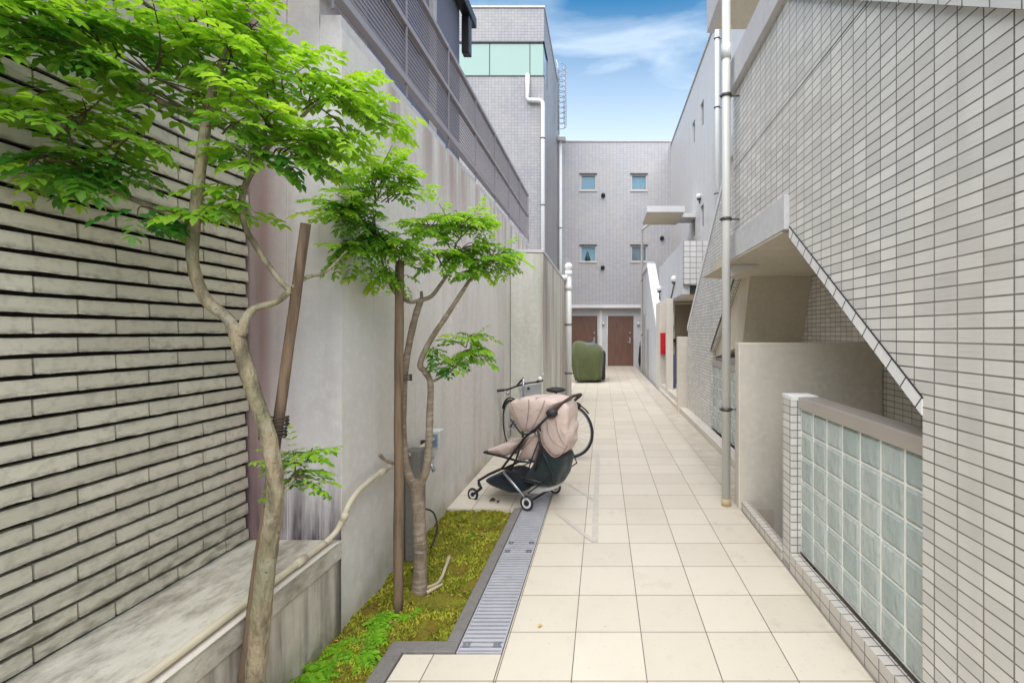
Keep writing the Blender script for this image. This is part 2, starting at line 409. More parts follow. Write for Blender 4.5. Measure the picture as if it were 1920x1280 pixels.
# faint grey marks that cross the tiles beside the pushchair
km = MB()
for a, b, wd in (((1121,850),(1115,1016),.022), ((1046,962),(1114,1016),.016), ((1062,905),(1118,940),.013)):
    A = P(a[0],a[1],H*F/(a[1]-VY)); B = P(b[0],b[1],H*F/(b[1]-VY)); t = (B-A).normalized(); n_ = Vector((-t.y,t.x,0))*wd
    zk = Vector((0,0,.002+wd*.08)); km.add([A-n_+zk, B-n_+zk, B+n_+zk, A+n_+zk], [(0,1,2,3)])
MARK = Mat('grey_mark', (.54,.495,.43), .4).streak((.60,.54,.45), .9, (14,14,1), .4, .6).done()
km.build('grey_strips', MARK, kind='structure', recalc=True)
kb = MB()
kb.box(-.692,-.634,2.056,3.62,-.6,.012); kb.box(-.93,-.634,1.989,2.056,-.6,.012); kb.box(-.93,-.86,-2.5,1.989,-.6,.012)
kb.build('kerb', KERB, kind='structure', bevel=.004)
k2 = MB(); k2.box(1.084,1.14,-.6,2.68,-1.0,.102); k2.box(1.084,1.14,2.81,3.615,-1.0,.066)
k2.build('tiled_kerb', KTILE, kind='structure', bevel=.003)
k3 = MB(); k3.box(1.344,1.478,3.75,8.1,-.5,.075); k3.box(1.344,1.40,8.25,11.09,-.5,.06)
k3.build('far_kerb', BEIGEC, kind='structure', bevel=.004)
MB().box(-.634,-.4305,1.989,4.98,-.30,-.12).build('drain_channel', DARK, kind='structure')
# floor behind the entrance
MB().box(1.40,2.76,8.25,11.1,-.4,.16).build('entrance_step', BEIGEC, kind='structure', bevel=.006)

# moss bed
def in_bed(x, y): return -1.219 < x < (-.694 if y > 2.05 else -.932) and -1 < y < 3.617
mm = MB(); N1, N2 = 40, 150
def mz(x, y):
    return -.012 + .03*noise.fractal(Vector((x*5, y*5, 0)), 1, 2, 4) + .012*noise.noise(Vector((x*30,y*30,3))) + .035*max(0, 1-math.hypot(x+.98, y-2.46)/.22)
for (xa, xb, ya, yb, nx_, ny_) in ((-1.23,-.692,2.056,3.618,44,120), (-1.23,-.93,-1.0,2.056,24,150)):
    vs = []; fs = []
    for i in range(nx_+1):
        for j in range(ny_+1):
            x = xa+(xb-xa)*i/nx_; y = ya+(yb-ya)*j/ny_; vs.append((x, y, mz(x, y)))
    for i in range(nx_):
        for j in range(ny_): a = i*(ny_+1)+j; fs.append((a, a+ny_+1, a+ny_+2, a+1))
    mm.add(vs, fs, True)
mm.build('soil', MOSS, kind='structure')
bl = MB()
for k in range(20000):
    x = random.uniform(-1.215,-.70); y = random.uniform(1.2,3.6)
    if not in_bed(x, y): continue
    if noise.noise(Vector((x*9, y*9, 7))) < -.2: continue
    a = random.uniform(0, 6.28); h_ = random.uniform(.005,.016)*(1.5 if random.random() < .06 else 1); ww = random.uniform(.003,.006)
    z = mz(x, y)-.002; t = max(0,min(1,.5+.9*noise.noise(Vector((x*7,y*7,1)))+random.uniform(-.3,.3)))
    dx, dy = math.cos(a)*ww, math.sin(a)*ww
    bl.add([(x-dx,y-dy,z),(x+dx,y+dy,z),(x+dy*2+random.uniform(-1,1)*.008,y-dx*2,z+h_)], [(0,1,2)], False, (t,0,0))
bl.build('moss', MOSSB, label='yellow green moss covering the planting bed beside the path', cat='moss', kind='stuff')

# ------------------------------------------------------------------ left side walls
t = thing('stone_tile_wall', 'wall of long pale split tiles with dark gaps on the left', 'wall', (-1.66, .8, .416))
MB().box(-1.95,-1.672,-2.0,2.157,.30,3.5).build('backing', GROUT, t)
sm_ = MB(); PZ = .0595; PY = .228
for r in range(-16, 36):
    z0 = 1.368 + r*PZ + .0075; z1 = z0 + PZ - .0132
    off = 1.342 + (0 if r % 2 == 0 else PY/2)
    k = -14
    while True:
        y0 = off + k*PY; y1 = y0 + PY - .0078; k += 1
        if y0 > 2.15: break
        if y1 < -1.9: continue
        y1 = min(y1, 2.150)
        if y1 - y0 < .02: continue
        nseg = 6; top = []; bot = []; tn = random.random(); jx = random.uniform(-.0015,.0015)
        for q in range(nseg+1):
            yy = y0+(y1-y0)*q/nseg
            bot.append((yy, z0+random.uniform(-.0018,.0014))); top.append((yy, z1+random.uniform(-.0006,.0006)))
        vs = []
        for (yy, zz), (y2, z2) in zip(bot, top):
            vs += [(-1.644+jx, yy, zz), (-1.6465+jx, y2, z2), (-1.675, yy, zz+.004), (-1.675, y2, z2)]
        fs = []
        for q in range(nseg):
            a = q*4; fs += [(a, a+4, a+5, a+1), (a+1, a+5, a+7, a+3), (a+2, a+6, a+4, a)]
        fs += [(0,1,3,2), (nseg*4, nseg*4+2, nseg*4+3, nseg*4+1)]
        sm_.add(vs, fs, False, (tn,0,0))
sm_.build('tile_cladding', STONE, t)

t = thing('retaining_wall', 'low weathered concrete wall with a flat ledge under the split tiles', 'wall', (-1.4, .8, 0))
MB().box(-1.665,-1.221,-2.0,2.157,-1.2,.33).build('face', LOWWALL, t)
MB().box(-1.668,-1.212,-2.0,2.1575,.3302,.416).build('coping', LEDGE, t, bevel=.006)
MB().box(-1.245,-1.205,-2.0,2.12,.4165,.424).build('lip', BEIGEC, t, bevel=.003)

t = thing('stained_pillar', 'tall concrete pillar with a dark red stain where the split tiles end', 'pillar', (-1.45, 2.3, .4))
pl = MB(); pl.box(-1.665,-1.475,2.16,2.6,-1.0,3.4); pl.box(-1.471,-1.322,2.1605,2.6,-1.0,3.4); pl.box(-1.4755,-1.4705,2.166,2.6,-1,3.4)
pl.build('shaft', PILLARM, t)
MB().box(-1.319,-1.222,2.162,2.6,-1.0,2.86).build('shoulder', PILLARM, t)

t = thing('painted_wall', 'long off-white wall with brown drips running beside the moss bed', 'wall', (-1.35, 4.5, 0))
wm = MB(); yy = 2.163
for y1 in (2.47, 3.02, 3.62, 4.40, 5.20, 6.09, 7.0, 7.75):
    wm.box(-1.55,-1.22 if y1 < 6.2 else -1.224, yy, y1-.004, -1.0, 2.80); yy = y1
wm.build('wall_panels', WHITEWALL, t)
MB().box(-1.52,-1.226,2.4,7.74,-1.0,2.79).build('joint_filler', GREYC, t)
cp = MB(); yy = 2.62
for k, y1 in enumerate((3.0, 3.7, 4.6, 5.5, 6.4, 7.75)):
    cp.box(-1.5,-1.24, yy, y1-.05*(k % 3), 2.801, 2.86); yy = y1+.02
cp.build('top_blocks', GREYC, t)

t = thing('louvre_fence', 'mauve grey metal louvre fence standing along the top of the off-white wall', 'fence', (-1.26, 4, 2.86))
YF0, YF1 = .2, 7.75
MB().box(-1.275,-1.235,YF0,YF1,3.655,3.69).build('top_rail', LOUVR, t, bevel=.003)
MB().box(-1.275,-1.232,YF0,YF1,3.315,3.345).build('middle_rail', LOUVR, t, bevel=.003)
MB().box(-1.278,-1.228,YF0,YF1,2.945,2.99).build('bottom_rail', LOUVR, t, bevel=.003)
for a, b in ((2.99,3.315),(3.345,3.655)):
    sm2 = MB(); n_ = 11; 
    for i in range(n_):
        z = a + (b-a)*(i+.5)/n_
        sm2.box(-1.262,-1.256,YF0,YF1,z-.0065,z+.0065)
    sm2.build('louvre_panel', LOUV, t)
yy = 7.73
while yy > .3:
    MB().box(-1.245,-1.234,yy-.010,yy,2.862,3.70).build('post', LOUV, t, bevel=.002)
    yy -= .80

t = thing('slate_house', 'slate blue house with a dark window rising behind the louvre fence', 'house', (-4, 3.6, 0))
MB().box(-7,-1.95,3.4,6.3,-1.2,7.5).build('wall', HOUSE, t); MB().box(-7,-1.98,.3,3.399,-1.2,5.1).build('wall', HOUSE, t, label='lower wing wall')
f_ = MB().box(-1.952,-1.90,3.7,4.9,4.3,6.6).build('window', BLACKM, t); MB().box(-1.905,-1.89,3.78,4.82,4.38,6.5).build('pane', HWIN, f_)
MB().box(-1.95,-1.90,5.2,5.3,-1,7.4).build('corner_trim', FRAMEW, t)
MB().box(-1.93,-1.80,3.4,6.62,5.72,5.86).build('gutter', BLACKM, t, bevel=.01)
MB().box(-1.93,-1.82,6.32,6.44,5.2,5.715).build('gutter_outlet', BLACKM, t, bevel=.01)

t = thing('concrete_pier', 'pale square concrete wall end behind the bicycle, tall as the pipe beside it', 'wall', (-1.0, 8, 0))
MB().box(-1.216,-.785,6.1,10.1,-1,2.43).build('body', PIERM, t, bevel=.006)
MB().box(-1.216,-.775,6.09,10.11,2.433,2.475).build('cap', GREYC, t, bevel=.005)
MB().box(-3.2,-1.224,7.76,10.1,-1,2.3).build('rear_wall', PIERM, t)

# ------------------------------------------------------------------ tower and end building
def pipe_thing(label, pts, r, mat, brackets=(), group=None, name='drain_pipe', cat='pipe', collars=(), bdir=(1,0,0), smooth=0, n=14):
    base = min(pts, key=lambda p: p[2]); t = thing(name, label, cat, base, group)
    pp, rr = (smooth_path(pts, [r]*len(pts), smooth) if smooth else (pts, r))
    MB().tube(pp, rr, n).build('pipe', mat, t)
    for c, mt, rr_, hh in collars:
        c = Vector(c); MB().tube([c-Vector((0,0,hh/2)), c+Vector((0,0,hh/2))], rr_, n).build('collar', mt, t)
    for c in brackets:
        c = Vector(c); b = Vector(bdir); m_ = MB().tube([c-Vector((0,0,.012)), c+Vector((0,0,.012))], r*1.22, n)
        m_.tube([c+b*r, c+b*(r+.11)], .007, 6); m_.ball(c-b*r*1.3, .012, 8, 6)
        m_.build('bracket', BRACKET, t)
    return t

t = thing('tiled_tower', 'tall grey tiled tower with a green glass corner window', 'building', (-4, 16, 0))
tw = MB(); XT = -1.77; YT = 13.97
tw.box(-8,XT,YT,18.75,-1.2,9.10); tw.box(-8,XT,YT,18.75,10.16,11.17); tw.box(-8,-2.3,YT+.5,18.7,9.10,10.16)
tw.box(-2.3,XT,YT+.9,18.75,9.10,10.16)
tw.build('wall', TILE_TOWER, t)
MB().box(-8.02,XT+.03,YT-.03,18.78,11.172,11.23).build('roof_edge', FRAMEW, t)
g = MB().box(-7.9,XT-.03,YT+.03,YT+.10,9.13,10.13); g.build('window', GREENG, t)
MB().box(XT-.08,XT-.02,YT+.10,YT+.88,9.13,10.13).build('window', PANE, t)
wf = MB(); wf.box(-7.9,XT+.01,YT-.01,YT+.12,10.125,10.165); wf.box(-7.9,XT+.01,YT-.01,YT+.12,9.10,9.14)
for x in (-4.45, -3.42, -2.2): wf.box(x-.012,x+.012,YT+.02,YT+.12,9.14,10.125)
wf.box(XT-.03,XT+.01,YT-.01,YT+.9,10.12,10.16); wf.build('window_frame', BLACKM, t)
for yv in (11.9,): pass
pipe_thing('white pipe that jogs sideways under the green window of the tower',
  [(-2.25,YT-.10,9.12),(-2.25,YT-.10,8.40),(-2.23,YT-.10,8.35),(-1.86,YT-.10,8.33),(-1.80,YT-.10,8.27),(-1.79,YT-.10,8.1),(-1.79,YT-.10,0)], .062, PVC_W,
  brackets=[(-1.79,YT-.10,z) for z in (3.2,5.2,7.2)], bdir=(0,1,0))
pipe_thing('white pipe in the corner between tower and end building', [(-1.66,18.2,7.95+.9),(-1.66,18.2,0)], .065, PVC_W, brackets=[(-1.66,18.2,z) for z in (3,5.5)], bdir=(-.6,.8,0))
t = thing('rain_head', 'small grey rain box on top of the corner pipe', 'rain box', (-1.66,18.2,8.85))
MB().box(-1.76,-1.45,18.05,18.35,8.88,9.03).build('box', FRAMEW, t, bevel=.01); MB().tube([(-1.66,18.2,8.852),(-1.66,18.2,8.882)], .075, 10).build('neck', PVC_W, t)
t = thing('roof_ladder', 'thin caged steel ladder rising beside the tower to its roof', 'ladder', (-1.65,17.4,8.9))
for x in (17.2, 17.6): MB().tube([(-1.66,x,8.9),(-1.66,x,11.3),(-1.72,x,11.5),(-1.85,x,11.45)], .018, 6).build('rail', SILVER, t)
for k in range(10): MB().tube([(-1.66,17.2,9.0+.25*k),(-1.66,17.6,9.0+.25*k)], .013, 5).build('rung', SILVER, t)
lc = MB()
for k in range(12): 
    z = 9.15+.2*k
    lc.tube([(-1.64+.27*math.sin(a*math.pi/8)*1.0, 17.4-.28*math.cos(a*math.pi/8), z) for a in range(9)], .011, 5)
for a in (2,4,6): lc.tube([(-1.64+.27*math.sin(a*math.pi/8), 17.4-.28*math.cos(a*math.pi/8), 9.15+2.2*q) for q in (0,1)], .009, 5)
lc.build('cage', SILVER, t)

t = thing('end_building', 'grey tiled building closing the alley with four small square windows and brown doors', 'building', (.5,19.5,0))
YB = 18.7; Z0 = 2.40
eb = MB(); wins = [(1103,342),(1198,342),(1103,475.5),(1197,475.5)]
rects = []
for (wx, wy) in wins:
    c = P(wx, wy, YB); rects.append((c.x-.33, c.x+.33, c.z-.33, c.z+.33))
# facade made round the openings
xs_ = [-1.77, rects[0][0], rects[0][1], rects[1][0], rects[1][1], 2.76]
zs_ = [Z0, rects[2][2], rects[2][3], rects[0][2], rects[0][3], 9.08]
for i in range(5):
    for j in range(5):
        if i in (1,3) and j in (1,3): continue
        eb.box(xs_[i], xs_[i+1], YB, YB+.30, zs_[j], zs_[j+1])
eb.box(-1.77,2.76,YB+.3,YB+.6,Z0,9.07)
eb.build('upper_wall', TILE_END, t)
MB().box(-1.78,2.76,YB-.03,YB+.5,9.083,9.13).build('roof_edge', FRAMEW, t)
for i, (a, b, c, dd) in enumerate([(xs_[1],xs_[2],zs_[1],zs_[2]),(xs_[3],xs_[4],zs_[1],zs_[2]),(xs_[1],xs_[2],zs_[3],zs_[4]),(xs_[3],xs_[4],zs_[3],zs_[4])]):
    wmb = MB(); e = .055
    wmb.box(a,b,YB+.02,YB+.2,c,c+e); wmb.box(a,b,YB+.02,YB+.2,dd-e,dd); wmb.box(a,a+e,YB+.02,YB+.2,c+e,dd-e); wmb.box(b-e,b,YB+.02,YB+.2,c+e,dd-e)
    wo = wmb.build('window', FRAMEW, t)
    MB().box(a+e,b-e,YB+.10,YB+.13,c+e,dd-e).build('pane', PANE2 if i == 1 else PANE, wo)
    MB().box(a-.03,b+.03,YB-.04,YB+.06,dd-.005,dd+.035).build('lintel', BRACKET, wo)
    MB().box(a-.03,b+.03,YB-.04,YB+.06,c-.04,c+.0).build('sill', BEIGEC, wo)
    if i == 0:
        cur = MB().tube([(a+.3,YB+.099,c+e),(a+.3,YB+.099,c+.42)], [.13,.03], 8).build('houseplant', plain('dim_plant', (.04,.09,.08)), wo)
for (vx, vy) in ((1131,367),(1130,502),(1241,447)):
    c = P(vx, vy, YB)
    MB().tube([(c.x,YB-.001,c.z),(c.x,YB-.10,c.z),(c.x,YB-.13,c.z-.03)], [.085,.085,.05], 12).build('vent_cap', BLACKM, t)
gf = MB(); YG = 19.0
gf.box(-1.9,-1.27,YG,YG+.3,-1.2,Z0); gf.box(-.20,.20,YG-.02,YG+.3,-1.2,Z0); gf.box(1.27,2.76,YG,YG+.3,-1.2,Z0); gf.box(-1.27,-.20,YG,YG+.3,2.08,Z0); gf.box(.20,1.27,YG,YG+.3,2.08,Z0)
gf.build('ground_floor_wall', GREYC, t)
MB().box(-1.76,1.60,YB-.06,YB-.003,Z0-.02,Z0+.10).build('lintel_band', WHITEC, t, bevel=.01)
MB().box(-.13,-.02,YG-.06,YG-.022,-.0,2.3).build('door_post', PVC_W, t)
for k, (a, b, lab) in enumerate(((-1.262,-.208,'brown door half hidden by the covered motorbike'),(.208,1.262,'brown door fully in view'))):
    dr = MB().box(a,b,YG+.03,YG+.08,.02,2.07).build('door', DOORM, t, label=lab)
    hd = MB(); hx = b-.14
    hd.box(hx-.03,hx+.03,YG+.005,YG+.031,.95,1.20); hd.tube([(hx,YG+.01,1.0),(hx,YG-.06,1.0),(hx-.13,YG-.06,1.0)], .014, 8)
    hd.build('handle', SILVER, dr); MB().box(hx-.02,hx+.02,YG+.0,YG+.03,1.35,1.42).build('lock', SILVER, dr)
    MB().box(a,b,YG-.05,YG+.1,-.0,.018).build('threshold', BEIGEC, dr)
for lx in (.02, 1.46):
    lt = thing('wall_light', 'small white wall light %s the right brown door of the end building' % ('left of' if lx < 1 else 'right of'), 'light', (lx,YG-.03,1.72))
    MB().box(lx-.05,lx+.05,YG-.06,YG-.022 if lx < 1 else YG-.002,1.66,1.78).build('mount', GREYP, lt, bevel=.008); MB().ball((lx,YG-.11,1.76), .06).build('globe', WHITEP, lt)
t = thing('umbrella', 'dark folded umbrella leaning by the wall right of the far brown door', 'umbrella', (1.50,18.7,0))
MB().tube([(1.50,18.75,.02),(1.50,18.8,.25),(1.52,18.86,.78),(1.525,18.88,.9)], [.02,.055,.035,.012], 10).build('canopy', BLACKM, t)
MB().tube([(1.525,18.88,.9),(1.527,18.9,1.0),(1.56,18.9,1.04),(1.58,18.9,1.0)], .012, 8).build('handle', BLACK, t)

pp_ = pipe_thing('white pipe rising from the far floor to the concrete canopy', [(1.38,16.2,0),(1.38,16.2,4.93),(1.40,16.1,4.98),(1.75,14.3,4.98)], .045, PVC_W,
  brackets=[(1.38,16.2,z) for z in (1.3,3.2)], bdir=(.6,.5,0))
pipe_thing('off-white pipe with a round cap at the end of the concrete pier', [(-.70,9.5,0),(-.70,9.5,2.66)], .062, PVC, brackets=[(-.70,9.5,z) for z in (.55,1.55)], bdir=(-1,0,0),
  collars=[((-.70,9.5,2.30), PVC, .072, .10), ((-.70,9.5,2.60), PVC_W, .075, .10)])
t = thing('vent_cap', 'round white vent cap on top of the pipe beside the pier', 'vent cap', (-.70,9.5,2.66))
MB().ball((-.70,9.5,2.735), .082).build('dome', WHITEP, t); MB().tube([(-.70,9.5,2.661),(-.70,9.5,2.70)], .05, 10).build('neck', PVC_W, t)
pipe_thing('short sideways pipe joining the capped pipe to the pier top', [(-.72,9.44,2.50),(-.95,9.44,2.515)], .05, PVC_W, name='pipe_stub')

# covered motorbike
t = thing('covered_motorbike', 'motorbike under a creased olive cover in front of the left brown door', 'motorbike', (-.4,12.9,0))
rings = []
prof = [(.03,.80,1.0),(.12,.86,1.0),(.35,.92,1.0),(.62,.96,1.0),(.85,.97,.95),(.97,.93,.88),(1.06,.86,.78),(1.085,.55,.5),(1.09,.05,.05)]
NR = 72
for z, kx, ky in prof:
    rg = []
    for j in range(NR):
        a = 2*math.pi*j/NR; ca, sa = math.cos(a), math.sin(a)
        e = .38; x = .45*kx*math.copysign(abs(ca)**e, ca); y = .75*ky*math.copysign(abs(sa)**e, sa)
        fo = 1+.06*math.sin(a*11+z*4+2*math.sin(a*3))*(1.15-z)+.22*(.35-abs(noise.noise(Vector((ca*3+z*2, sa*3, z*2.2)))))
        zz = z + (.05*noise.noise(Vector((ca*2,sa*2,4))) if z < 1 else .03*noise.noise(Vector((x*5,y*5,1)))) + (-.10*(x/.45) if z > .9 else 0)
        rg.append(Vector((-.42+x*fo, 13.45+y*fo, max(zz, .02))))
    rings.append(rg)
MB().loft(rings).build('cover', OLIVE, t, sub=1)
MB().ball((-.44,13.2,1.02), .30, 16, 8, (1.1,1.3,.28)).build('cover_top', OLIVE_T, t)
wm_ = MB().tube([(.02,13.3+.36*math.cos(a/12*math.pi), .44+.36*math.sin(a/12*math.pi)) for a in range(25)], .06, 8)
wm_.build('side_case', BLACK, t)
MB().box(-.10,.085,12.9,13.6,.42,.88).build('pannier', BLACK, t, bevel=.09)

# ------------------------------------------------------------------ right side: near stair unit
t = thing('near_stair_building', 'near tiled staircase building with a slanted opening and landing slab on the right', 'building', (1.6, 1.5, 0))
XN = 1.09
MB().prism([(-.6,-1.1),(1.577,-1.1),(1.577,1.097),(2.70,1.934),(2.70,2.187),(3.86,2.187),(3.86,3.36),(2.73,3.36),(-.6,.866)], XN, XN+.15).build('stair_wall', TILE, t)
# expansion joint that follows a level course
MB().box(XN-.0015,XN+.002,1.75,3.85,2.733,2.7365).build('movement_joint', DARK, t)
def slant(y0,z0,y1,z1,th,x0,x1,dz=0):
    return MB().prism([(y0,z0+dz),(y1,z1+dz),(y1,z1+th+dz),(y0,z0+th+dz)], x0, x1)
# slanted trim under the wall and its grooves
tr = MB().prism([(1.577,1.097),(2.70,1.934),(2.70,1.997),(1.577,1.16)], XN-.004, XN+.153).build('slanted_trim', WHITEC, t)
gm = MB()
for k in range(14):
    y = 1.577+.082*k+.03; z = 1.097+.7453*(y-1.577)
    gm.prism([(y,z-.001),(y+.003,z+.001),(y-.031,z+.040),(y-.034,z+.038)], XN-.0052, XN+.0)
gm.prism([(1.577,1.158),(2.70,1.996),(2.70,2.000),(1.577,1.162)], XN-.0055, XN+.0)
gm.build('trim_joints', DARK, t)
MB().box(1.06,2.2,2.703,3.86,1.982,2.184).build('landing_slab', GREYC, t, bevel=.004)
MB().box(1.24,2.2,3.862,5.2,1.982,2.16).build('landing_ceiling', SOFFIT, t)
MB().box(1.065,2.19,2.75,5.0,1.968,1.980).build('soffit', SOFFIT, t)
MB().prism([(-.6,.868),(2.73,3.362),(2.73,3.47),(-.6,.976)], XN-.02, XN+.17).build('slanted_coping', TRIM, t)
MB().box(1.05,1.27,2.735,3.87,3.362,3.60).build('level_coping', GREYC, t, bevel=.004)
MB().prism([(.2,-.2),(1.50,.85),(2.70,1.75),(2.70,1.95),(1.3,.95),(.2,.12)], 1.25, 2.19).build('stair_flight', SOFFIT, t)
MB().box(2.2,2.5,-.6,6.4,-1.2,3.2).build('inner_wall', TILE, t)
MB().box(1.2,2.7,2.7,4.95,4.62,4.85).build('roof_slab', SOFFIT, t)
MB().box(1.12,1.198,2.7,4.98,4.60,4.95).build('roof_fascia', GREYC, t)
MB().prism([(1.10,1.966),(1.36,1.966),(1.10,1.86)], 4.0, 4.05, 'y').build('white_wedge', WHITEC, t)  # thin white triangular wedge just under the landing soffit

def glass_panel(label, x, y1, cols, rows, z0, name='glass_block_screen'):
    t = thing(name, label, 'glass screen', (x+.04, y1-cols*.0765, z0), None)
    PYb, PZb = .153, (.94-z0)/rows
    y0 = y1-cols*PYb
    jm = MB()
    for i in range(cols+1): jm.box(x+.006,x+.074, y0+i*PYb-.005, y0+i*PYb+.005, z0, .94)
    for j in range(rows+1): jm.box(x+.007,x+.073, y0, y1, z0+j*PZb-.005, min(z0+j*PZb+.005, .9399))
    jm.build('joints', GJOINT, t)
    for i in range(cols):
        for j in range(rows):
            a, b, c, d_ = y0+i*PYb+.0055, y0+(i+1)*PYb-.0055, z0+j*PZb+.0055, z0+(j+1)*PZb-.0055
            e = .012; m_ = MB()
            m_.add([(x+.010,a,c),(x+.010,b,c),(x+.010,b,d_),(x+.010,a,d_),(x+.0,a+e,c+e),(x+.0,b-e,c+e),(x+.0,b-e,d_-e),(x+.0,a+e,d_-e),
                    (x+.07,a,c),(x+.07,b,c),(x+.07,b,d_),(x+.07,a,d_)],
                   [(4,7,6,5),(0,4,5,1),(1,5,6,2),(2,6,7,3),(3,7,4,0),(0,1,9,8),(1,2,10,9),(2,3,11,10),(3,0,8,11),(8,9,10,11)])
            m_.build('glass_block', GBLOCK, t, recalc=True)
    MB().box(x-.012,x+.11,y0,y1-.0,.941,1.007).build('cap_rail', ALU, t, bevel=.004)
    MB().box(x+.0,x+.08,y0,y1,z0-.008,z0-.0055).build('seal', TIE, t)
    return t
glass_panel('near screen of pale green glass blocks under a metal rail', 1.142, 2.676, 7, 6, .118)
t = thing('tiled_post', 'short tiled post at the far end of the near glass block screen', 'post', (1.16,2.75,0))
MB().box(1.092,1.245,2.68,2.81,-1.1,.985).build('shaft', TILE, t, bevel=.002); MB().box(1.09,1.25,2.677,2.813,.9855,1.012).build('cap', WHITEC, t, bevel=.003)
t = thing('partition_wall', 'plain beige partition wall across the opening behind the near glass blocks', 'wall', (1.6,3.68,0))
MB().box(1.066,2.195,3.622,3.74,-1.2,1.30).build('panel', BEIGEC, t, bevel=.008)

# second stair unit, mirrored, set back
t = thing('second_stair_building', 'second tiled staircase building, set back behind the tall pipe', 'building', (1.6, 6, 0))
X2 = 1.48
MB().prism([(8.03,-.5),(8.03,1.41),(5.42,3.36),(4.05,3.36),(4.05,1.98),(5.18,1.98),(6.33,1.115),(6.33,-.5)], X2, X2+.06).build('stair_wall', TILE, t)
MB().prism([(8.05,1.412),(5.42,3.378),(5.42,3.46),(8.05,1.494)], X2-.012, X2+.165).build('slanted_coping', WHITEC, t)
MB().box(X2-.03,X2+.18,4.05,5.42,3.362,3.60).build('level_coping', GREYC, t, bevel=.004)
MB().prism([(5.18,1.982),(6.33,1.117),(6.33,1.175),(5.18,2.04)], X2-.004, X2+.065).build('slanted_trim', BRACKET, t)
MB().prism([(4.86,1.966),(5.12,1.25),(6.45,1.03),(6.45,1.3),(5.2,2.3),(4.86,2.3)], 1.546, 2.199).build('stair_flight', SOFFIT, t)
MB().box(2.2,2.5,6.41,8.0,-1.2,3.2).build('inner_wall', TILE, t)
glass_panel('far screen of pale green glass blocks half hidden behind the tall pipe', 1.50, 6.32, 9, 6, .092)

t = thing('low_partition', 'low beige partition wall beside the entrance steps of the far stair', 'wall', (1.45,8.15,0))
MB().box(1.315,1.64,8.10,8.235,-.3,1.31).build('panel', BEIGEC, t, bevel=.006)

# main downpipe
XP, YP = .987, 3.70
pipe_thing('tall off-white drain pipe standing on the path before the beige partition', [(XP,YP,0),(XP,YP,4.9)], .034, PVC,
  brackets=[P(1362,y,YP) for y in (180,411,767)], collars=[((XP,YP,.03), BRASS, .038, .06), ((XP,YP,3.62), PVC, .040, .12)], n=20)

# far buildings on the right
t = thing('far_side_building', 'long tiled wall with narrow slot windows running down the right to the end building', 'building', (2.9,13,0))
fw = MB(); XFs = 2.76
sl_ = [(12.65,13.05),(13.85,14.25)]; zz_ = [(4.30,4.92),(7.08,7.78)]
ys_ = [6.4, 12.65, 13.05, 13.85, 14.25, 18.69]; zq = [-.5, 4.30, 4.92, 7.08, 7.78, 8.94]
for i in range(5):
    for j in range(5):
        if i in (1,3) and j in (1,3): continue
        fw.box(XFs, XFs+.3, ys_[i], ys_[i+1], zq[j], zq[j+1])
fw.box(XFs+.3,6,6.4,18.69,-.5,8.93)
fw.build('wall', TILE_FAR, t)
for (a, b) in sl_:
    for (c, dd) in zz_:
        wo = MB().box(XFs+.06,XFs+.10,a,b,c,dd).build('window', BLACKM, t); MB().box(XFs+.05,XFs+.06,a+.04,b-.04,c+.04,dd-.04).build('pane', HWIN, wo)
MB().box(XFs-.03,XFs+.3,6.4,18.68,8.942,8.99).build('roof_edge', FRAMEW, t)
pipe_thing('white downpipe at the near end of the slot-windowed wall', [(2.66,10.75,3.9),(2.66,10.75,9.3)], .055, PVC_W, brackets=[(2.66,10.75,z) for z in (4.6,6.6,8.2)], bdir=(1,0,0))
t = thing('concrete_canopy', 'flat concrete canopy slab jutting from the far right wall', 'canopy', (1.8,13.7,4.76))
MB().box(2.312,2.755,13.7,14.45,4.80,4.92).build('fixing_beam', GREYC, t); MB().box(1.24,2.31,13.0,14.5,4.765,4.94).build('slab', GREYC, t, bevel=.008); MB().box(1.27,2.28,13.03,14.47,4.75,4.762).build('soffit', SOFFIT, t)

t = thing('tiled_balcony', 'tiled balcony box over the far entrance with a plain side parapet', 'balcony', (2,10.5,2.12))
MB().box(1.556,2.755,8.9,9.02,2.32,3.15).build('front_parapet', tilemat('balcony_tile', (.52,.50,.49,1), (.58,.56,.54,1), (.13,.11,.12,1), mortar=.006, bw=.12, bh=.105), t)
MB().box(1.55,1.70,9.021,12.6,2.13,3.15).build('side_parapet', GREYC, t, bevel=.005)
MB().box(1.70,2.755,9.3,12.6,2.14,2.31).build('floor_slab', SOFFIT, t); MB().box(1.60,2.74,9.1,9.3,2.16,2.315).build('edge_beam', BRACKET, t)

t = thing('entrance_recess', 'shadowed entrance recess with pillars and a door under the tiled balcony', 'entrance', (2,10.5,0))
MB().box(1.385,1.525,10.0,10.18,-.3,2.12).build('pillar', BEIGEC, t, bevel=.006)
MB().box(1.372,1.536,11.1,11.9,-.3,2.12).build('pillar', BEIGEC, t, bevel=.006)
MB().box(1.54,2.75,11.2,11.4,-.3,2.12).build('rear_wall', BEIGEC, t)
dr = MB().box(1.75,2.55,11.14,11.198,.16,2.05).build('door', plain('recess_door', (.20,.15,.10), .5), t); MB().box(1.82,1.86,11.08,11.139,1.05,1.25).build('handle', SILVER, dr)
MB().box(1.58,1.72,11.10,11.198,1.55,1.85).build('meter_box', WHITEP, t, bevel=.01)
MB().box(1.56,1.75,11.05,11.198,1.15,1.24).build('mailbox', BLACK, t, bevel=.005)
MB().box(1.53,1.61,10.2,10.9,.16,.9).build('step_rail', plain('blue_sheet', (.10,.14,.30)), t)

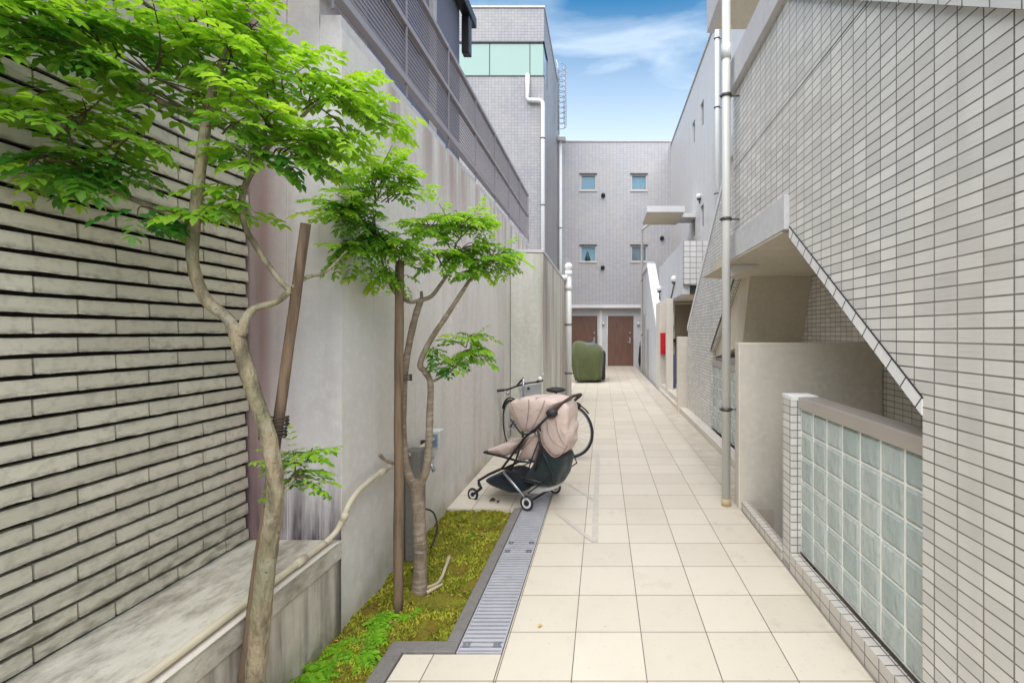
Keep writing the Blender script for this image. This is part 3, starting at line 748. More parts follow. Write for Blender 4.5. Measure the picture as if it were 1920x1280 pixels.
t = thing('extinguisher_box', 'red fire extinguisher box fixed to the entrance pillar', 'extinguisher box', (1.45,11.0,.87))
MB().box(1.375,1.530,10.93,11.095,.87,1.38).build('case', RED, t, bevel=.012); MB().box(1.40,1.505,10.922,10.929,.92,1.33).build('door', RED, t, bevel=.004); MB().box(1.49,1.50,10.90,10.921,1.08,1.15).build('latch', WHITEP, t)

t = thing('far_stair_parapet', 'grey stair wall with a bright white slanted coping near the far doors', 'stair', (1.45,13.5,0))
MB().prism([(11.91,-.3),(11.91,1.55),(14.2,3.38),(16.1,3.38),(16.1,-.3)], 1.40, 1.53).build('wall', GREYC, t)
MB().prism([(11.88,1.53),(14.2,3.382),(14.2,3.50),(11.88,1.67)], 1.36, 1.62).build('coping', WHITEC, t)
MB().box(1.36,1.60,14.2,16.1,3.384,3.56).build('level_coping', GREYC, t, bevel=.01)
MB().box(1.385,1.399,15.1,15.8,.05,2.0).build('meter_door', GREYP, t, bevel=.004)
MB().box(1.385,1.399,14.0,14.6,.05,1.5).build('meter_door', GREYP, t, bevel=.004)

def globe_lamp(label, c, arm):
    c = Vector(c); a = Vector(arm); t = thing('globe_lamp', label, 'lamp', c-Vector((0,0,.1)), 'white globe lamps of the far stair')
    MB().ball(c, .075).build('globe', WHITEP, t); MB().tube([c+Vector((0,0,-.10)), c+Vector((0,0,-.06))], [.05,.055], 12).build('collar', BRACKET, t)
    MB().tube(smooth_path([a, a*.55+c*.45+Vector((0,0,-.18)), c+Vector((0,0,-.09))], [.012]*3)[0], .012, 8).build('arm', BRACKET, t)
globe_lamp('white globe lamp below the tiled balcony parapet', P(1264,523,9.9), (1.545,10.9,2.18))
globe_lamp('smaller looking white globe lamp near the white slanted coping', P(1236,541,12.3), (1.545,12.45,2.35))
globe_lamp('white globe lamp high on the wall above the slot windows', P(1310,368,13.0), (2.755,13.1,5.2))

# ------------------------------------------------------------------ drain grates
def make_grate(y0, label):
    t = thing('drain_grate', label, 'drain grate', (-.532,y0,0), 'steel drain grates set in line')
    x0, x1 = -.630, -.436; y1 = y0+.985; m_ = MB()
    m_.box(x0,x0+.006,y0,y1,-.03,.003); m_.box(x1-.006,x1,y0,y1,-.03,.003); m_.box(x0+.006,x1-.006,y0,y0+.008,-.03,.003); m_.box(x0+.006,x1-.006,y1-.008,y1,-.03,.003)
    m_.build('frame', STEEL, t)
    b = MB(); n_ = 33
    for i in range(n_):
        y = y0+.012+(y1-y0-.024)*(i+.5)/n_
        b.box(x0+.0065,x1-.0065,y-.0088,y+.0088,-.025,.0015)
    b.build('bars', STEEL, t)
    for ya in (y0+.055, y1-.055):
        q = MB()
        for xa in (x0+.03, x1-.03): q.box(xa-.016,xa+.016,ya-.016,ya+.016,.0016,.0045); q.tube([(xa,ya,.0046),(xa,ya,.008)], .007, 8)
        q.build('clamp', SILVER, t)
make_grate(1.991, 'nearest steel drain grate ending at the kerb corner'); make_grate(2.98, 'middle steel drain grate under the pushchair wheel'); make_grate(3.969, 'farthest steel drain grate behind the pushchair')

# ------------------------------------------------------------------ conduit, tap
pts = [(-1.235,-.5,.445),(-1.235,1.0,.445),(-1.235,1.95,.445),(-1.232,2.06,.448),(-1.215,2.115,.475),(-1.195,2.135,.53),(-1.185,2.15,.57),(-1.18,2.20,.605),(-1.18,2.30,.625),(-1.18,2.5,.635),(-1.18,3.25,.635)]
t = thing('conduit', 'beige conduit running along the ledge and then bending up onto the off-white wall', 'conduit', (-1.2,2.1,.44))
pp, rr = smooth_path(pts, [.0165]*len(pts), 4); MB().tube(pp, .0125, 12).build('pipe', PVC_B, t)
for c0, c1 in (((-1.196,2.133,.515),(-1.190,2.142,.548)), ((-1.18,2.44,.634),(-1.18,2.52,.6355)), ((-1.235,1.86,.445),(-1.235,1.92,.445))):
    MB().tube([c0,c1], .0165, 12).build('coupling', PVC_B, t)
for y in (2.75, 3.1): MB().box(-1.219,-1.158,y,y+.018,.612,.658).build('clip', BRACKET, t)
t = thing('tap_post', 'grey water tap post with a blue tap behind the second tree trunk', 'tap', (-1.15,2.86,0))
MB().box(-1.205,-1.115,2.82,2.92,-.05,.66).build('post', KERB, t, bevel=.006)
tp = MB(); tp.tube([(-1.115,2.87,.56),(-1.06,2.87,.56),(-1.045,2.87,.52)], .012, 8); tp.tube([(-1.075,2.87,.56),(-1.075,2.87,.60)], .009, 8); tp.build('spout', SILVER, t)
MB().tube([(-1.10,2.87,.603),(-1.05,2.87,.603)], .012, 8).build('handle', BLUEP, t)
t = thing('outlet_box', 'small pale junction box where the conduit ends on the off-white wall', 'box', (-1.19,3.3,.55))
MB().box(-1.218,-1.14,3.24,3.34,.56,.69).build('case', PVC, t, bevel=.006); MB().box(-1.2,-1.155,3.232,3.239,.58,.67).build('lid', BLUEP, t, bevel=.002)
MB().tube(smooth_path([(-1.19,2.98,.25),(-1.12,3.05,.20),(-1.08,3.02,.10),(-1.10,2.96,.0)], [.006]*4)[0], .006, 6).build('hose', BLACK, label='thin dark hose looping out of the wall into the moss', cat='hose')

# ------------------------------------------------------------------ trees
def leaflet(mb, base, d_, up, ln, wd, col):
    d_ = d_.normalized(); s_ = d_.cross(up)
    if s_.length < 1e-3: return
    s_.normalize(); u = s_.cross(d_)
    fold = .18*wd; drp = -.12*ln
    def q(a, b, c): return base + d_*(a*ln) + s_*(b*wd) + u*c
    mb.add([q(0,0,0), q(.3,0,0), q(.65,0,drp*.3), q(1,0,drp), q(.28,.42,fold), q(.62,.44,fold+drp*.3), q(.28,-.42,fold), q(.62,-.44,fold+drp*.3)],
           [(0,1,4),(1,2,5,4),(2,3,5),(0,6,1),(1,6,7,2),(2,7,3)], True, col)
def compound(mb, base, d_, ln, pairs, lf, col, up=Vector((0,0,1)), droop=.5):
    d_ = d_.normalized(); p = base.copy(); step = ln/(pairs+1); side = d_.cross(up)
    if side.length < .05: side = Vector((1,0,0))
    side.normalize(); path = [p.copy()]
    for k in range(pairs):
        d_ = (d_ + Vector((0,0,-droop*.14))).normalized(); p = p + d_*step; path.append(p.copy())
        sc = lf*(.75+.45*math.sin(math.pi*(k+.8)/(pairs+.6)))
        for sg in (-1, 1):
            dd = d_*.55 + side*sg*random.uniform(.8,1.1) + Vector((0,0,random.uniform(-.35,.1)))
            c = (min(1,max(0,col[0]+random.uniform(-.12,.12))), col[1], 0)
            leaflet(mb, p, dd, up+Vector((random.uniform(-.25,.25),random.uniform(-.25,.25),0)), sc*random.uniform(.85,1.1), sc*random.uniform(.52,.68), c)
    leaflet(mb, p, d_+Vector((0,0,-.15)), up, lf*1.05, lf*.5, col)
    return path
def keep(p):
    lim = -1.19 if p.y > 2.12 else -1.615
    if p.x < lim: p.x = lim + random.uniform(0,.03)
    return p
def cluster(crown, twigs, anchor, c, rad, ntw, lf=.045, ln=.13, tone=.5, young=.12, leafstep=.045):
    for k in range(ntw):
        while True:
            v = Vector((random.uniform(-1,1),random.uniform(-1,1),random.uniform(-1,1)))
            if .15 < v.length < 1: break
        end = keep(c + Vector((v.x*rad[0], v.y*rad[1], v.z*rad[2])))
        st = keep(anchor.lerp(c, random.uniform(.2,.9)) + Vector([random.uniform(-.02,.02) for _ in range(3)]))
        mid = (st+end)/2 + Vector((random.uniform(-.02,.02),random.uniform(-.02,.02),random.uniform(0,.03)))
        pth, rr = smooth_path([st, mid, end], [.0032,.0022,.0012], 5)
        twigs.tube(pth, rr, 5, False, (0,0,1))
        L_ = (end-st).length; nl = max(3, int(L_/leafstep)); td = (end-mid).normalized(); yg = random.random() < young
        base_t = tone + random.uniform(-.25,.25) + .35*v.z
        for i in range(nl+1):
            u = .3+.7*i/nl; p = pth[min(int(u*(len(pth)-1)), len(pth)-1)]
            side = td.cross(Vector((0,0,1))); side = side.normalized() if side.length > .05 else Vector((1,0,0))
            dd = td*.6 + side*(1 if i % 2 else -1)*random.uniform(.6,1.1) + Vector((0,0,random.uniform(-.15,.35))) if i < nl else td+Vector((0,0,.1))
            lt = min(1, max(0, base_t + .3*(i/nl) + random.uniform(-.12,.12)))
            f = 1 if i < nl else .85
            compound(crown, p, dd, ln*random.uniform(.7,1.15)*f, random.choice((3,4,4,5)), lf*random.uniform(.75,1.1), (lt, (.35 if yg and u > .8 else 0)*random.random(), 0))

def limb(mb, pts, rs, k=6, n=10):
    pp, rr = smooth_path(pts, rs, k)
    rr = [r*(1+.10*noise.noise(p*14)+.07*noise.noise(p*45)) for p, r in zip(pp, rr)]
    mb.tube(pp, rr, n)
t1 = thing('ash_tree', 'near slender tree with a forked curving trunk and wide leafy crown at the left', 'tree', (-1.10,1.5,0), 'young ash trees in the moss bed')
tk = MB()
limb(tk, [Vector((-1.13,1.5,-.05)), P(478,1290,1.5), P(497,1080,1.5), P(516,930,1.5), P(506,830,1.5), P(474,730,1.5), P(448,645,1.5), P(440,610,1.5)],
     [.033,.030,.028,.025,.0225,.0215,.021,.0205], 14, 18)
limb(tk, [P(446,625,1.5), P(425,595,1.5), P(385,560,1.49), P(362,495,1.48), P(364,420,1.47), P(374,330,1.46), P(384,250,1.46), P(398,175,1.46), P(415,120,1.47), P(440,60,1.5)],
     [.019,.0175,.0165,.016,.0155,.015,.0145,.012,.009,.006], 6, 14)
limb(tk, [P(450,630,1.5), P(462,595,1.51), P(480,577,1.53), P(515,567,1.56), P(545,545,1.58)], [.016,.0135,.0115,.0105,.0095])
limb(tk, [P(545,547,1.58), P(520,520,1.58), P(482,465,1.56), P(458,420,1.54), P(455,365,1.53), P(478,310,1.53), P(497,283,1.54), P(540,240,1.58), P(600,190,1.64)],
     [.0095,.009,.009,.009,.0095,.009,.008,.006,.003])
limb(tk, [P(388,215,1.46), P(340,205,1.44), P(300,190,1.42), P(250,155,1.40), P(195,113,1.36), P(120,80,1.30), P(40,60,1.22)], [.011,.0105,.010,.0095,.008,.006,.003])
limb(tk, [P(352,440,1.48), P(330,410,1.46), P(285,388,1.44), P(200,352,1.41), P(150,310,1.37), P(130,260,1.34), P(110,220,1.30)], [.010,.009,.0085,.008,.007,.005,.003])
limb(tk, [P(548,540,1.58), P(575,520,1.62), P(610,510,1.70), P(650,470,1.8)], [.008,.007,.005,.003])
limb(tk, [P(514,930,1.5), P(535,918,1.52), P(552,895,1.54)], [.010,.007,.004])
tk.build('trunk', BARK, t1)
cr = tw = MB()
T1 = [ # cx, cy, rx, ry, depth, anchor(x,y,Y), twigs, tone
 (55,45,95,60,1.20,(90,70,1.27),14,.45),(170,40,90,60,1.32,(195,113,1.36),14,.25),(120,100,70,40,1.27,(195,113,1.36),8,.2),(215,95,60,35,1.36,(220,130,1.38),6,.3),(280,50,80,55,1.38,(300,190,1.42),13,.45),
 (380,45,80,60,1.42,(398,175,1.46),14,.55),(470,40,60,70,1.52,(440,60,1.5),13,.8),(330,130,80,45,1.40,(388,215,1.46),8,.5),
 (440,130,80,50,1.46,(415,120,1.47),11,.6),(420,225,70,40,1.44,(388,250,1.46),8,.35),(520,140,75,50,1.55,(520,250,1.56),10,.65),
 (590,135,60,35,1.62,(560,230,1.6),8,.75),(650,165,60,40,1.70,(600,190,1.64),10,.75),(700,215,50,35,1.76,(620,190,1.66),8,.65),
 (520,235,85,50,1.52,(497,283,1.54),13,.75),(600,250,60,50,1.60,(540,240,1.58),10,.6),(560,300,55,28,1.58,(497,283,1.54),8,.3),
 (480,290,50,30,1.50,(480,310,1.53),6,.35),(640,235,40,40,1.62,(600,190,1.64),5,.6),
 (90,230,85,50,1.26,(130,260,1.34),10,.35),(150,200,70,50,1.32,(130,260,1.34),9,.6),(60,310,60,40,1.24,(120,290,1.33),8,.15),(150,310,70,45,1.34,(150,310,1.37),13,.1),
 (225,280,55,35,1.38,(150,300,1.37),6,.3),(280,400,50,24,1.42,(285,388,1.44),6,.15),(420,395,60,26,1.48,(455,390,1.53),8,.25),(400,350,40,20,1.46,(455,365,1.53),3,.3),
 (20,110,60,40,1.18,(90,80,1.27),6,.35),(350,185,60,25,1.42,(340,205,1.44),5,.6)]
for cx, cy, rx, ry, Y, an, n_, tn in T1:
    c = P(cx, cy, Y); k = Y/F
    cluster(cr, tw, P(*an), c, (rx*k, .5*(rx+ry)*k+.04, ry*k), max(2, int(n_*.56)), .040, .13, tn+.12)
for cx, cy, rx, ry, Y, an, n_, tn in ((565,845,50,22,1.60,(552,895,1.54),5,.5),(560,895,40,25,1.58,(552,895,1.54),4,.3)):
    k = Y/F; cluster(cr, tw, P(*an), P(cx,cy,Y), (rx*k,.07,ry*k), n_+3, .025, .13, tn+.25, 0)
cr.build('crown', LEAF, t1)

t2 = thing('ash_tree', 'smaller tree with a pale two-stemmed trunk midway along the moss bed', 'tree', (-.98,2.46,0), 'young ash trees in the moss bed')
tk = MB(); Y2 = 2.46
limb(tk, [Vector((-.97,Y2,-.04)), P(786,1108,Y2), P(788,1060,Y2), P(786,980,Y2), P(782,920,Y2), P(781,900,Y2)], [.055,.043,.034,.032,.034,.036], 6, 16)
limb(tk, [P(778,915,Y2), P(764,885,Y2), P(757,840,Y2), P(755,780,Y2), P(758,705,Y2), P(768,640,2.47), P(781,586,2.48), P(791,560,2.48)], [.026,.021,.0195,.019,.0185,.018,.017,.015], 6, 12)
limb(tk, [P(784,915,Y2), P(799,880,Y2), P(804,830,Y2), P(806,770,Y2), P(807,718,Y2), P(797,697,Y2), P(788,682,Y2), P(806,640,2.47), P(840,588,2.5), P(868,545,2.53), P(884,522,2.55), P(915,500,2.6), P(945,470,2.62)],
     [.024,.020,.0185,.018,.016,.015,.0155,.014,.013,.011,.009,.006,.003], 6, 12)
limb(tk, [P(789,562,2.48), P(768,566,2.45), P(742,550,2.42), P(726,522,2.38), P(712,470,2.32), P(700,400,2.25)], [.011,.010,.0085,.007,.005,.003])
limb(tk, [P(789,562,2.48), P(808,556,2.5), P(825,535,2.52), P(841,510,2.54), P(852,478,2.55), P(856,455,2.55), P(880,430,2.56)], [.012,.0115,.010,.009,.007,.005,.003])
limb(tk, [P(852,478,2.55), P(835,452,2.53), P(810,430,2.5)], [.006,.004,.002])
limb(tk, [P(841,510,2.54), P(828,495,2.5), P(815,470,2.5)], [.005,.004,.002])
limb(tk, [P(808,716,Y2), P(825,708,2.5), P(852,690,2.55), P(872,660,2.58)], [.008,.007,.006,.003])
limb(tk, [P(791,562,2.48), P(790,546,2.48)], [.009,.007])
limb(tk, [P(757,865,Y2), P(738,868,2.42), P(722,862,2.39), P(712,852,2.37)], [.012,.010,.008,.010])
tk.build('trunk', BARK2, t2)
cr = tw = MB()
T2 = [(640,385,55,45,2.06,(700,400,2.2),12,.3),(700,335,70,45,2.14,(700,400,2.25),12,.6),(690,420,65,55,2.18,(705,440,2.28),18,.25),(650,470,45,40,2.10,(705,440,2.25),9,.3),
 (720,300,45,30,2.18,(700,400,2.25),6,.65),(765,340,45,35,2.28,(705,400,2.25),7,.6),(740,460,50,45,2.30,(712,470,2.32),11,.35),(715,510,45,28,2.30,(726,500,2.35),6,.45),(760,500,45,35,2.4,(726,500,2.35),5,.6),
 (800,420,50,32,2.46,(810,430,2.5),10,.45),(860,405,60,32,2.5,(856,455,2.55),12,.55),(900,425,45,30,2.56,(880,430,2.56),8,.6),(815,480,40,28,2.48,(815,470,2.5),6,.5),
 (870,470,60,35,2.54,(856,465,2.55),13,.55),(925,480,50,32,2.6,(915,500,2.6),13,.4),(895,505,40,20,2.58,(900,505,2.58),6,.35),(950,490,35,22,2.62,(945,470,2.62),5,.65),
 (880,625,45,30,2.58,(872,660,2.58),6,.55),(890,665,48,28,2.6,(872,660,2.58),7,.4),(850,680,35,18,2.56,(852,690,2.55),5,.2),(805,660,26,14,2.48,(806,650,2.47),2,.2)]
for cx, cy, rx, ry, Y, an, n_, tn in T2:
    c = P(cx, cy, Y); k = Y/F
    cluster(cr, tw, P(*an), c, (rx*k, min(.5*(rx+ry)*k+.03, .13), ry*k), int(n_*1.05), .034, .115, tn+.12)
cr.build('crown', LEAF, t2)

def stake(label, a, b, r, ties):
    t = thing('tree_stake', label, 'stake', a, 'wooden tree stakes')
    a, b = Vector(a), Vector(b); pts = []; rs = []
    for i in range(25):
        u = i/24; pts.append(a.lerp(b,u)+Vector((noise.noise(Vector((u*6,1,r*9)))*.004, 0, 0))); rs.append(r*(1+.08*noise.noise(Vector((u*12,3,r*7))))*(1.05-.05*u))
    MB().tube(pts, rs, 14).build('pole', WOOD, t)
    for c, rr in ties:
        c = Vector(c); m_ = MB()
        for dz in (-.012, 0, .011): m_.tube([c+Vector((rr*math.cos(q*math.pi/8), rr*.8*math.sin(q*math.pi/8), dz+.004*math.sin(q))) for q in range(17)], .0032, 5)
        m_.build('tie', TIE, t)
stake('leaning stake tied to the near tree trunk', P(452,1300,1.56), P(573,420,1.60), .0165, [(P(512,812,1.54), .040), (P(520,790,1.55), .034)])
stake('upright stake tied to the two-stemmed tree', P(746,1150,2.30), P(749,490,2.36), .0215, [(P(756,708,2.38), .042)])

# small ground plants
def fernplant(name, label, c, n_, ln, lf, tone, group=None, spread=1.0):
    m_ = MB(); c = Vector(c)
    for k in range(n_):
        a = random.uniform(0, 6.283); d_ = Vector((math.cos(a)*spread, math.sin(a)*spread, random.uniform(.4,1.1)))
        b = c+Vector((random.uniform(-.03,.03)*spread,random.uniform(-.03,.03)*spread,0)); 
        pth = compound(m_, b, d_, ln*random.uniform(.6,1.1), random.choice((5,6,7)), lf*random.uniform(.7,1.1), (min(1,max(0,tone+random.uniform(-.3,.3))),0,0), droop=1.5)
        m_.tube(pth, .0012, 4, False, (.7,0,0))
    o = m_.build(name, FERN, origin=c); tag(o, label, 'plant', group)
GF = 'bright green plants in the moss'
def bedpt(x, y):
    Y = H*F/(y-VY); p = P(x, y, Y); p.x = max(-1.19, p.x); p.z = mz(p.x, p.y); return p
for x, y, n_, lab in ((600,1262,16,'bright fern nearest the camera at the foot of the low wall'),(640,1215,16,'bright fern in the moss where the low wall meets its stained end'),
                      (672,1235,12,'small bright fern on the kerb side of the fern pair'),(718,1160,10,'low leafy weed between the wall and the upright stake'),
                      (765,1148,12,'leafy weed at the foot of the upright stake'),(700,1185,7,'tiny weed in front of the stake weeds')):
    fernplant('small_fern', lab, bedpt(x,y), n_+10, .10, .026, .75, GF)
fernplant('dark_weed', 'dark blue green weed near the far end of the moss bed', bedpt(895,1005), 26, .06, .012, -.1, None, 1.6)
for pts, rs, lab in (([bedpt(795,1110)+Vector((0,0,.01)),bedpt(822,1092)+Vector((0,0,.02)),bedpt(836,1068)+Vector((0,0,.03)),bedpt(842,1050)+Vector((0,0,.03))],[.011,.009,.009,.012],'pale broken branch curving over the moss from the trunk foot'),
                     ([bedpt(800,1118)+Vector((0,0,.01)),bedpt(815,1112)+Vector((0,0,.015)),bedpt(830,1104)+Vector((0,0,.02))],[.010,.009,.006],'short pale stick lying before the broken branch')):
    pp, rr = smooth_path(pts, rs); MB().tube(pp, rr, 8).build('fallen_branch', plain('dead_wood', (.46,.38,.26), .8), label=lab, cat='branch')
lt = MB()
for (x, y, z_, a) in ((-.305,2.17,.004,.5),): 
    for k in (-1,1): lt.add([(x,y,z_),(x+.008,y+.012*k,z_+.004),(x+.025,y+.002,z_+.006)], [(0,1,2)])
lt.build('fallen_leaf', YEL, label='small orange leaf lying alone on the path tiles', cat='leaf')
lt = MB()
for k in range(150):
    x = random.uniform(-1.21,-.70); y = random.uniform(1.5,3.6)
    if not in_bed(x, y) or (noise.noise(Vector((x*4,y*4,9))) < 0 and k % 3): continue
    a = random.uniform(0,6.28); leaflet(lt, Vector((x,y,mz(x,y)+random.uniform(.004,.012))), Vector((math.cos(a),math.sin(a),random.uniform(-.2,.3))), Vector((random.uniform(-.4,.4),0,1)), random.uniform(.012,.028), random.uniform(.008,.016), (random.random(),0,0))
LIT = Mat('leaf_litter', (.2,.1,.03), .9).tone((.12,.06,.02,1), (.62,.45,.16,1)).done()
lt.build('leaf_litter', LIT, label='dry brown and yellow leaf bits scattered over the moss', cat='leaf litter', kind='stuff')
lt = MB()
for k in range(5):
    a = k*1.2; c = Vector((-.93+.02*k,3.78+.012*(k%2),.012)); leaflet(lt, c, Vector((math.cos(a),math.sin(a),.1)), Vector((0,0,1)), .05, .03, None)
lt.build('dead_leaves', TIE, label='brown dead leaves on the tiles under the pushchair', cat='leaves')

# ------------------------------------------------------------------ pushchair
fw_ = Vector((-.905,.425,0)); sd = Vector((.425,.905,0)); O = Vector((-.58,3.58,0))
def SP(x, y, tt):
    "point of the pushchair seen at x, y in its upright plane tt metres from the near side"
    o = O+sd*tt; k = (x-VX)/F
    s_ = (o.x-k*o.y)/(-fw_.x+k*fw_.y); q = o+fw_*s_
    return Vector((q.x, q.y, H-(y-VY)/F*q.y))
def ZX(zx, zy, tt): return SP(840+zx/4.266, 680+zy/4.266, tt)
def mirror(p, wd=.42):     # the same point on the far side
    tt = (p-O).dot(sd); return p+sd*(wd-2*tt)
ps = thing('pushchair', 'pink canopied folding pushchair with black frame parked across the drain', 'pushchair', (-.7,3.9,0))
def wheel(c, r, wd, ax, par, name='wheel', tr_=.010):
    c = Vector(c); ax = ax.normalized(); u = Vector((0,0,1)); v = ax.cross(u).normalized(); n_ = 28
    def ring(rad, tube, mb): mb.tube([c+(u*math.cos(2*math.pi*j/n_)+v*math.sin(2*math.pi*j/n_))*rad for j in range(n_+1)], tube, 8, False)
    ty = MB(); ring(r-tr_, tr_, ty); w_ = ty.build(name, BLACK, par)
    rm = MB(); ring(r-tr_*2.3, tr_*.75, rm); ring(r-tr_*3.2, tr_*.6, rm); rm.build('rim', WHITEP, w_)
    hb = MB(); hb.tube([c-ax*wd/2, c+ax*wd/2], r*.30, 12); hb.tube([c-ax*.004, c+ax*.004], r*.55, 16); hb.build('hub', BLACK, w_)
    return w_
rwc = ZX(630,1120,0); RW = rwc.z
wheel(rwc, .060, .03, sd, ps); wheel(rwc+sd*.42, .060, .03, sd, ps)
fc = ZX(200,1050,.03)
for off in (0, .34): wheel(fc+sd*off, .054, .022, sd, ps)
fr = MB()
hub = ZX(830,400,.02); k1 = ZX(430,850,.02); k2 = ZX(620,590,.02); hp = ZX(780,460,.02)
for f in (lambda p: p, lambda p: mirror(p)):
    tb = [f(ZX(430,845,.02)), f(ZX(620,590,.02)), f(ZX(700,530,.02)), f(ZX(820,410,.02))]
    fr.tube(tb, .010, 8)
    fr.tube([f(ZX(500,860,.03)), f(ZX(545,770,.03)), f(ZX(600,610,.03))], .008, 8)
    fr.tube([f(ZX(290,715,.03)), f(ZX(440,750,.03)), f(ZX(560,785,.03)), f(ZX(660,795,.03))], .010, 8)
    fr.tube([f(ZX(430,845,.02)), f(ZX(330,890,.02)), f(ZX(245,940,.02)), f(ZX(250,985,.02))], .011, 8)
    fr.tube([f(ZX(245,960,.02)), f(ZX(265,1000,.02)), f(ZX(205,1050,.03))], .013, 8)
    fr.tube([f(ZX(720,540,.02)), f(ZX(745,690,.02)), f(ZX(700,860,.02))], .010, 8)
    fr.tube([f(ZX(440,850,.02)), f(ZX(560,840,.02)), f(ZX(650,800,.02))], .006, 6)
    fr.tube([f(ZX(430,870,.02)), f(ZX(600,920,.02)), f(ZX(760,960,.02))], .007, 6)
    fr.tube([f(ZX(740,690,.02)), f(ZX(800,800,.02)), f(ZX(840,900,.02)), f(ZX(640,1040,.0))], .006, 6)
fr.tube([rwc, rwc+sd*.42], .008, 8); fr.tube([k1, mirror(k1)], .008, 8); fr.tube([ZX(290,715,.03), mirror(ZX(290,715,.03))], .010, 8); fr.tube([ZX(660,795,.03), mirror(ZX(660,795,.03))], .008, 8)
fr.build('frame', BLACKM, ps)
for f in (lambda p: p, lambda p: mirror(p)): MB().tube([f(ZX(440,870,.01)), f(ZX(625,1085,.0))], .0105, 8).build('side_strut', SILVER, ps)
hn = MB(); a = ZX(820,405,.05); b = ZX(905,330,.08); c = ZX(985,275,.11); 
wdh = .20
pth, _ = smooth_path([a, b, c, c+sd*.05+Vector((0,0,.004)), c+sd*.16, b+sd*.22, a+sd*.32], [.011]*7, 6)
hn.tube(pth, .012, 10); hn.build('handle', plain('brown_grip', (.06,.035,.028), .6), ps)
for p_ in (hub, mirror(hub)): MB().ball(p_, .052, 14, 8, (.9,.6,.62)).build('hinge', BLACK, ps)
# fabric bodies: profile across the pushchair width
def body(profile, t0, t1, name, mat, bulge=.9, wr=.010, n=7, parent=ps, seed=0):
    pr = []
    k = len(profile)
    for i in range(k):
        a_, b_ = profile[i], profile[(i+1) % k]
        for u in (0, .34, .67): pr.append((a_[0]*(1-u)+b_[0]*u, a_[1]*(1-u)+b_[1]*u))
    cx = sum(p[0] for p in pr)/len(pr); cy = sum(p[1] for p in pr)/len(pr); rings = []
    tm = (t0+t1)/2; base = [ZX(p[0], p[1], t0+.02) for p in pr]; cen = ZX(cx, cy, t0+.02)
    for j in range(n+1):
        v = -1+2*j/n; sc = 1-(1-bulge)*abs(v)**3.5
        if j in (0, n): sc *= .93
        rg = []
        for q in base:
            p3 = cen+(q-cen)*sc + sd*((t0+(t1-t0)*j/n)-(t0+.02))
            nn = (.5-abs(noise.noise(Vector((p3.x*9+p3.z*5+seed, p3.y*5, p3.z*8-p3.x*4))))*2.2)*wr + noise.noise(Vector((p3.x*22, p3.y*14, p3.z*22+seed)))*wr*.5
            rg.append(p3+(q-cen).normalized()*nn)
        rings.append(rg)
    return MB().loft(rings).build(name, mat, parent, sub=1, recalc=True)
body([(468,340),(500,300),(560,285),(660,280),(760,283),(850,300),(868,320),(820,390),(770,450),(705,535),(650,560),(590,560),(555,520),(500,450),(475,400)], .03, .36, 'canopy', PINK, .93, .010, 9)
rb = MB()
for sx_, sy_ in ((565,290),(700,285)):
    a_ = ZX(sx_, sy_, .04)+Vector((0,0,.003)); rb.tube([a_+sd*u for u in (0,.1,.2,.3)], .004, 6)
rb.build('canopy_rib', PINKD, ps)
body([(740,490),(780,450),(850,440),(900,350),(930,325),(952,345),(962,450),(968,560),(960,650),(915,720),(850,752),(790,700),(750,640),(735,560)], .04, .25, 'seat_back_bag', PINK, .94, .020, 9, seed=5)
def piping(zpts, tt, name, mat, r_=.0032, k=4, push=0):
    pts_ = [ZX(a, b, tt)-sd*push for a, b in zpts]; pp_2, rr_2 = smooth_path(pts_, [r_]*len(pts_), k)
    MB().tube(pp_2, r_, 6).build(name, mat, ps)
SEAM = fabric('seam_cloth', (.33,.22,.19))
piping([(590,555),(560,460),(520,360),(498,315)], .022, 'canopy_seam', SEAM, push=.006)
piping([(620,555),(640,450),(650,340),(648,290)], .022, 'canopy_seam', SEAM, push=.006)
piping([(660,550),(720,440),(760,350),(778,298)], .022, 'canopy_seam', SEAM, push=.006)
piping([(500,450),(555,525),(590,565),(650,565),(705,540),(770,455)], .02, 'canopy_edge_band', BLACK, .007)
piping([(740,560),(752,640),(795,705),(852,752),(915,722),(960,655)], .03, 'bag_hem', SEAM, .005)
piping([(790,470),(800,560),(850,640),(930,690)], .028, 'bag_fold', SEAM, .0025)
piping([(860,450),(880,560),(920,640),(955,668)], .028, 'bag_fold', SEAM, .0025)
piping([(560,780),(600,690),(665,612),(712,585)], .03, 'seat_edge', SEAM, .004)
piping([(300,716),(430,745),(452,752),(500,720),(545,655)], .035, 'leg_rest_edge', SEAM, .004)
piping([(735,600),(700,690),(670,770),(640,860),(600,960)], .03, 'basket_edge', BLACK, .005)
piping([(760,680),(800,800),(830,900),(850,975)], .03, 'basket_strap', BLACK, .005)
MB().tube([ZX(900,520,.035), ZX(925,575,.035), ZX(985,545,.04)], .003, 6).build('bag_seam', PINKD, ps)
body([(640,600),(700,575),(725,610),(715,680),(690,780),(560,785),(540,770),(590,690)], .05, .34, 'seat', PINKD, .92, .008, 7, seed=8)
body([(292,700),(420,650),(520,632),(545,650),(500,720),(450,752),(430,745),(300,716)], .05, .34, 'leg_rest', PINK, .95, .005, 7, seed=2)
body([(715,690),(760,670),(900,755),(890,840),(870,930),(850,985),(800,1005),(700,985),(600,965),(590,950),(640,860),(680,790)], .04, .34, 'shopping_basket', TEAL, .90, .012, 7, seed=11)
body([(270,940),(400,880),(480,885),(600,950),(610,1020),(570,1050),(480,1045),(330,985)], .04, .36, 'lower_basket', NAVY, .90, .012, 7, seed=14)
body([(575,770),(600,772),(605,785),(580,785)], .06, .33, 'buckle_strap', WHITEP, .95, .001, 3)
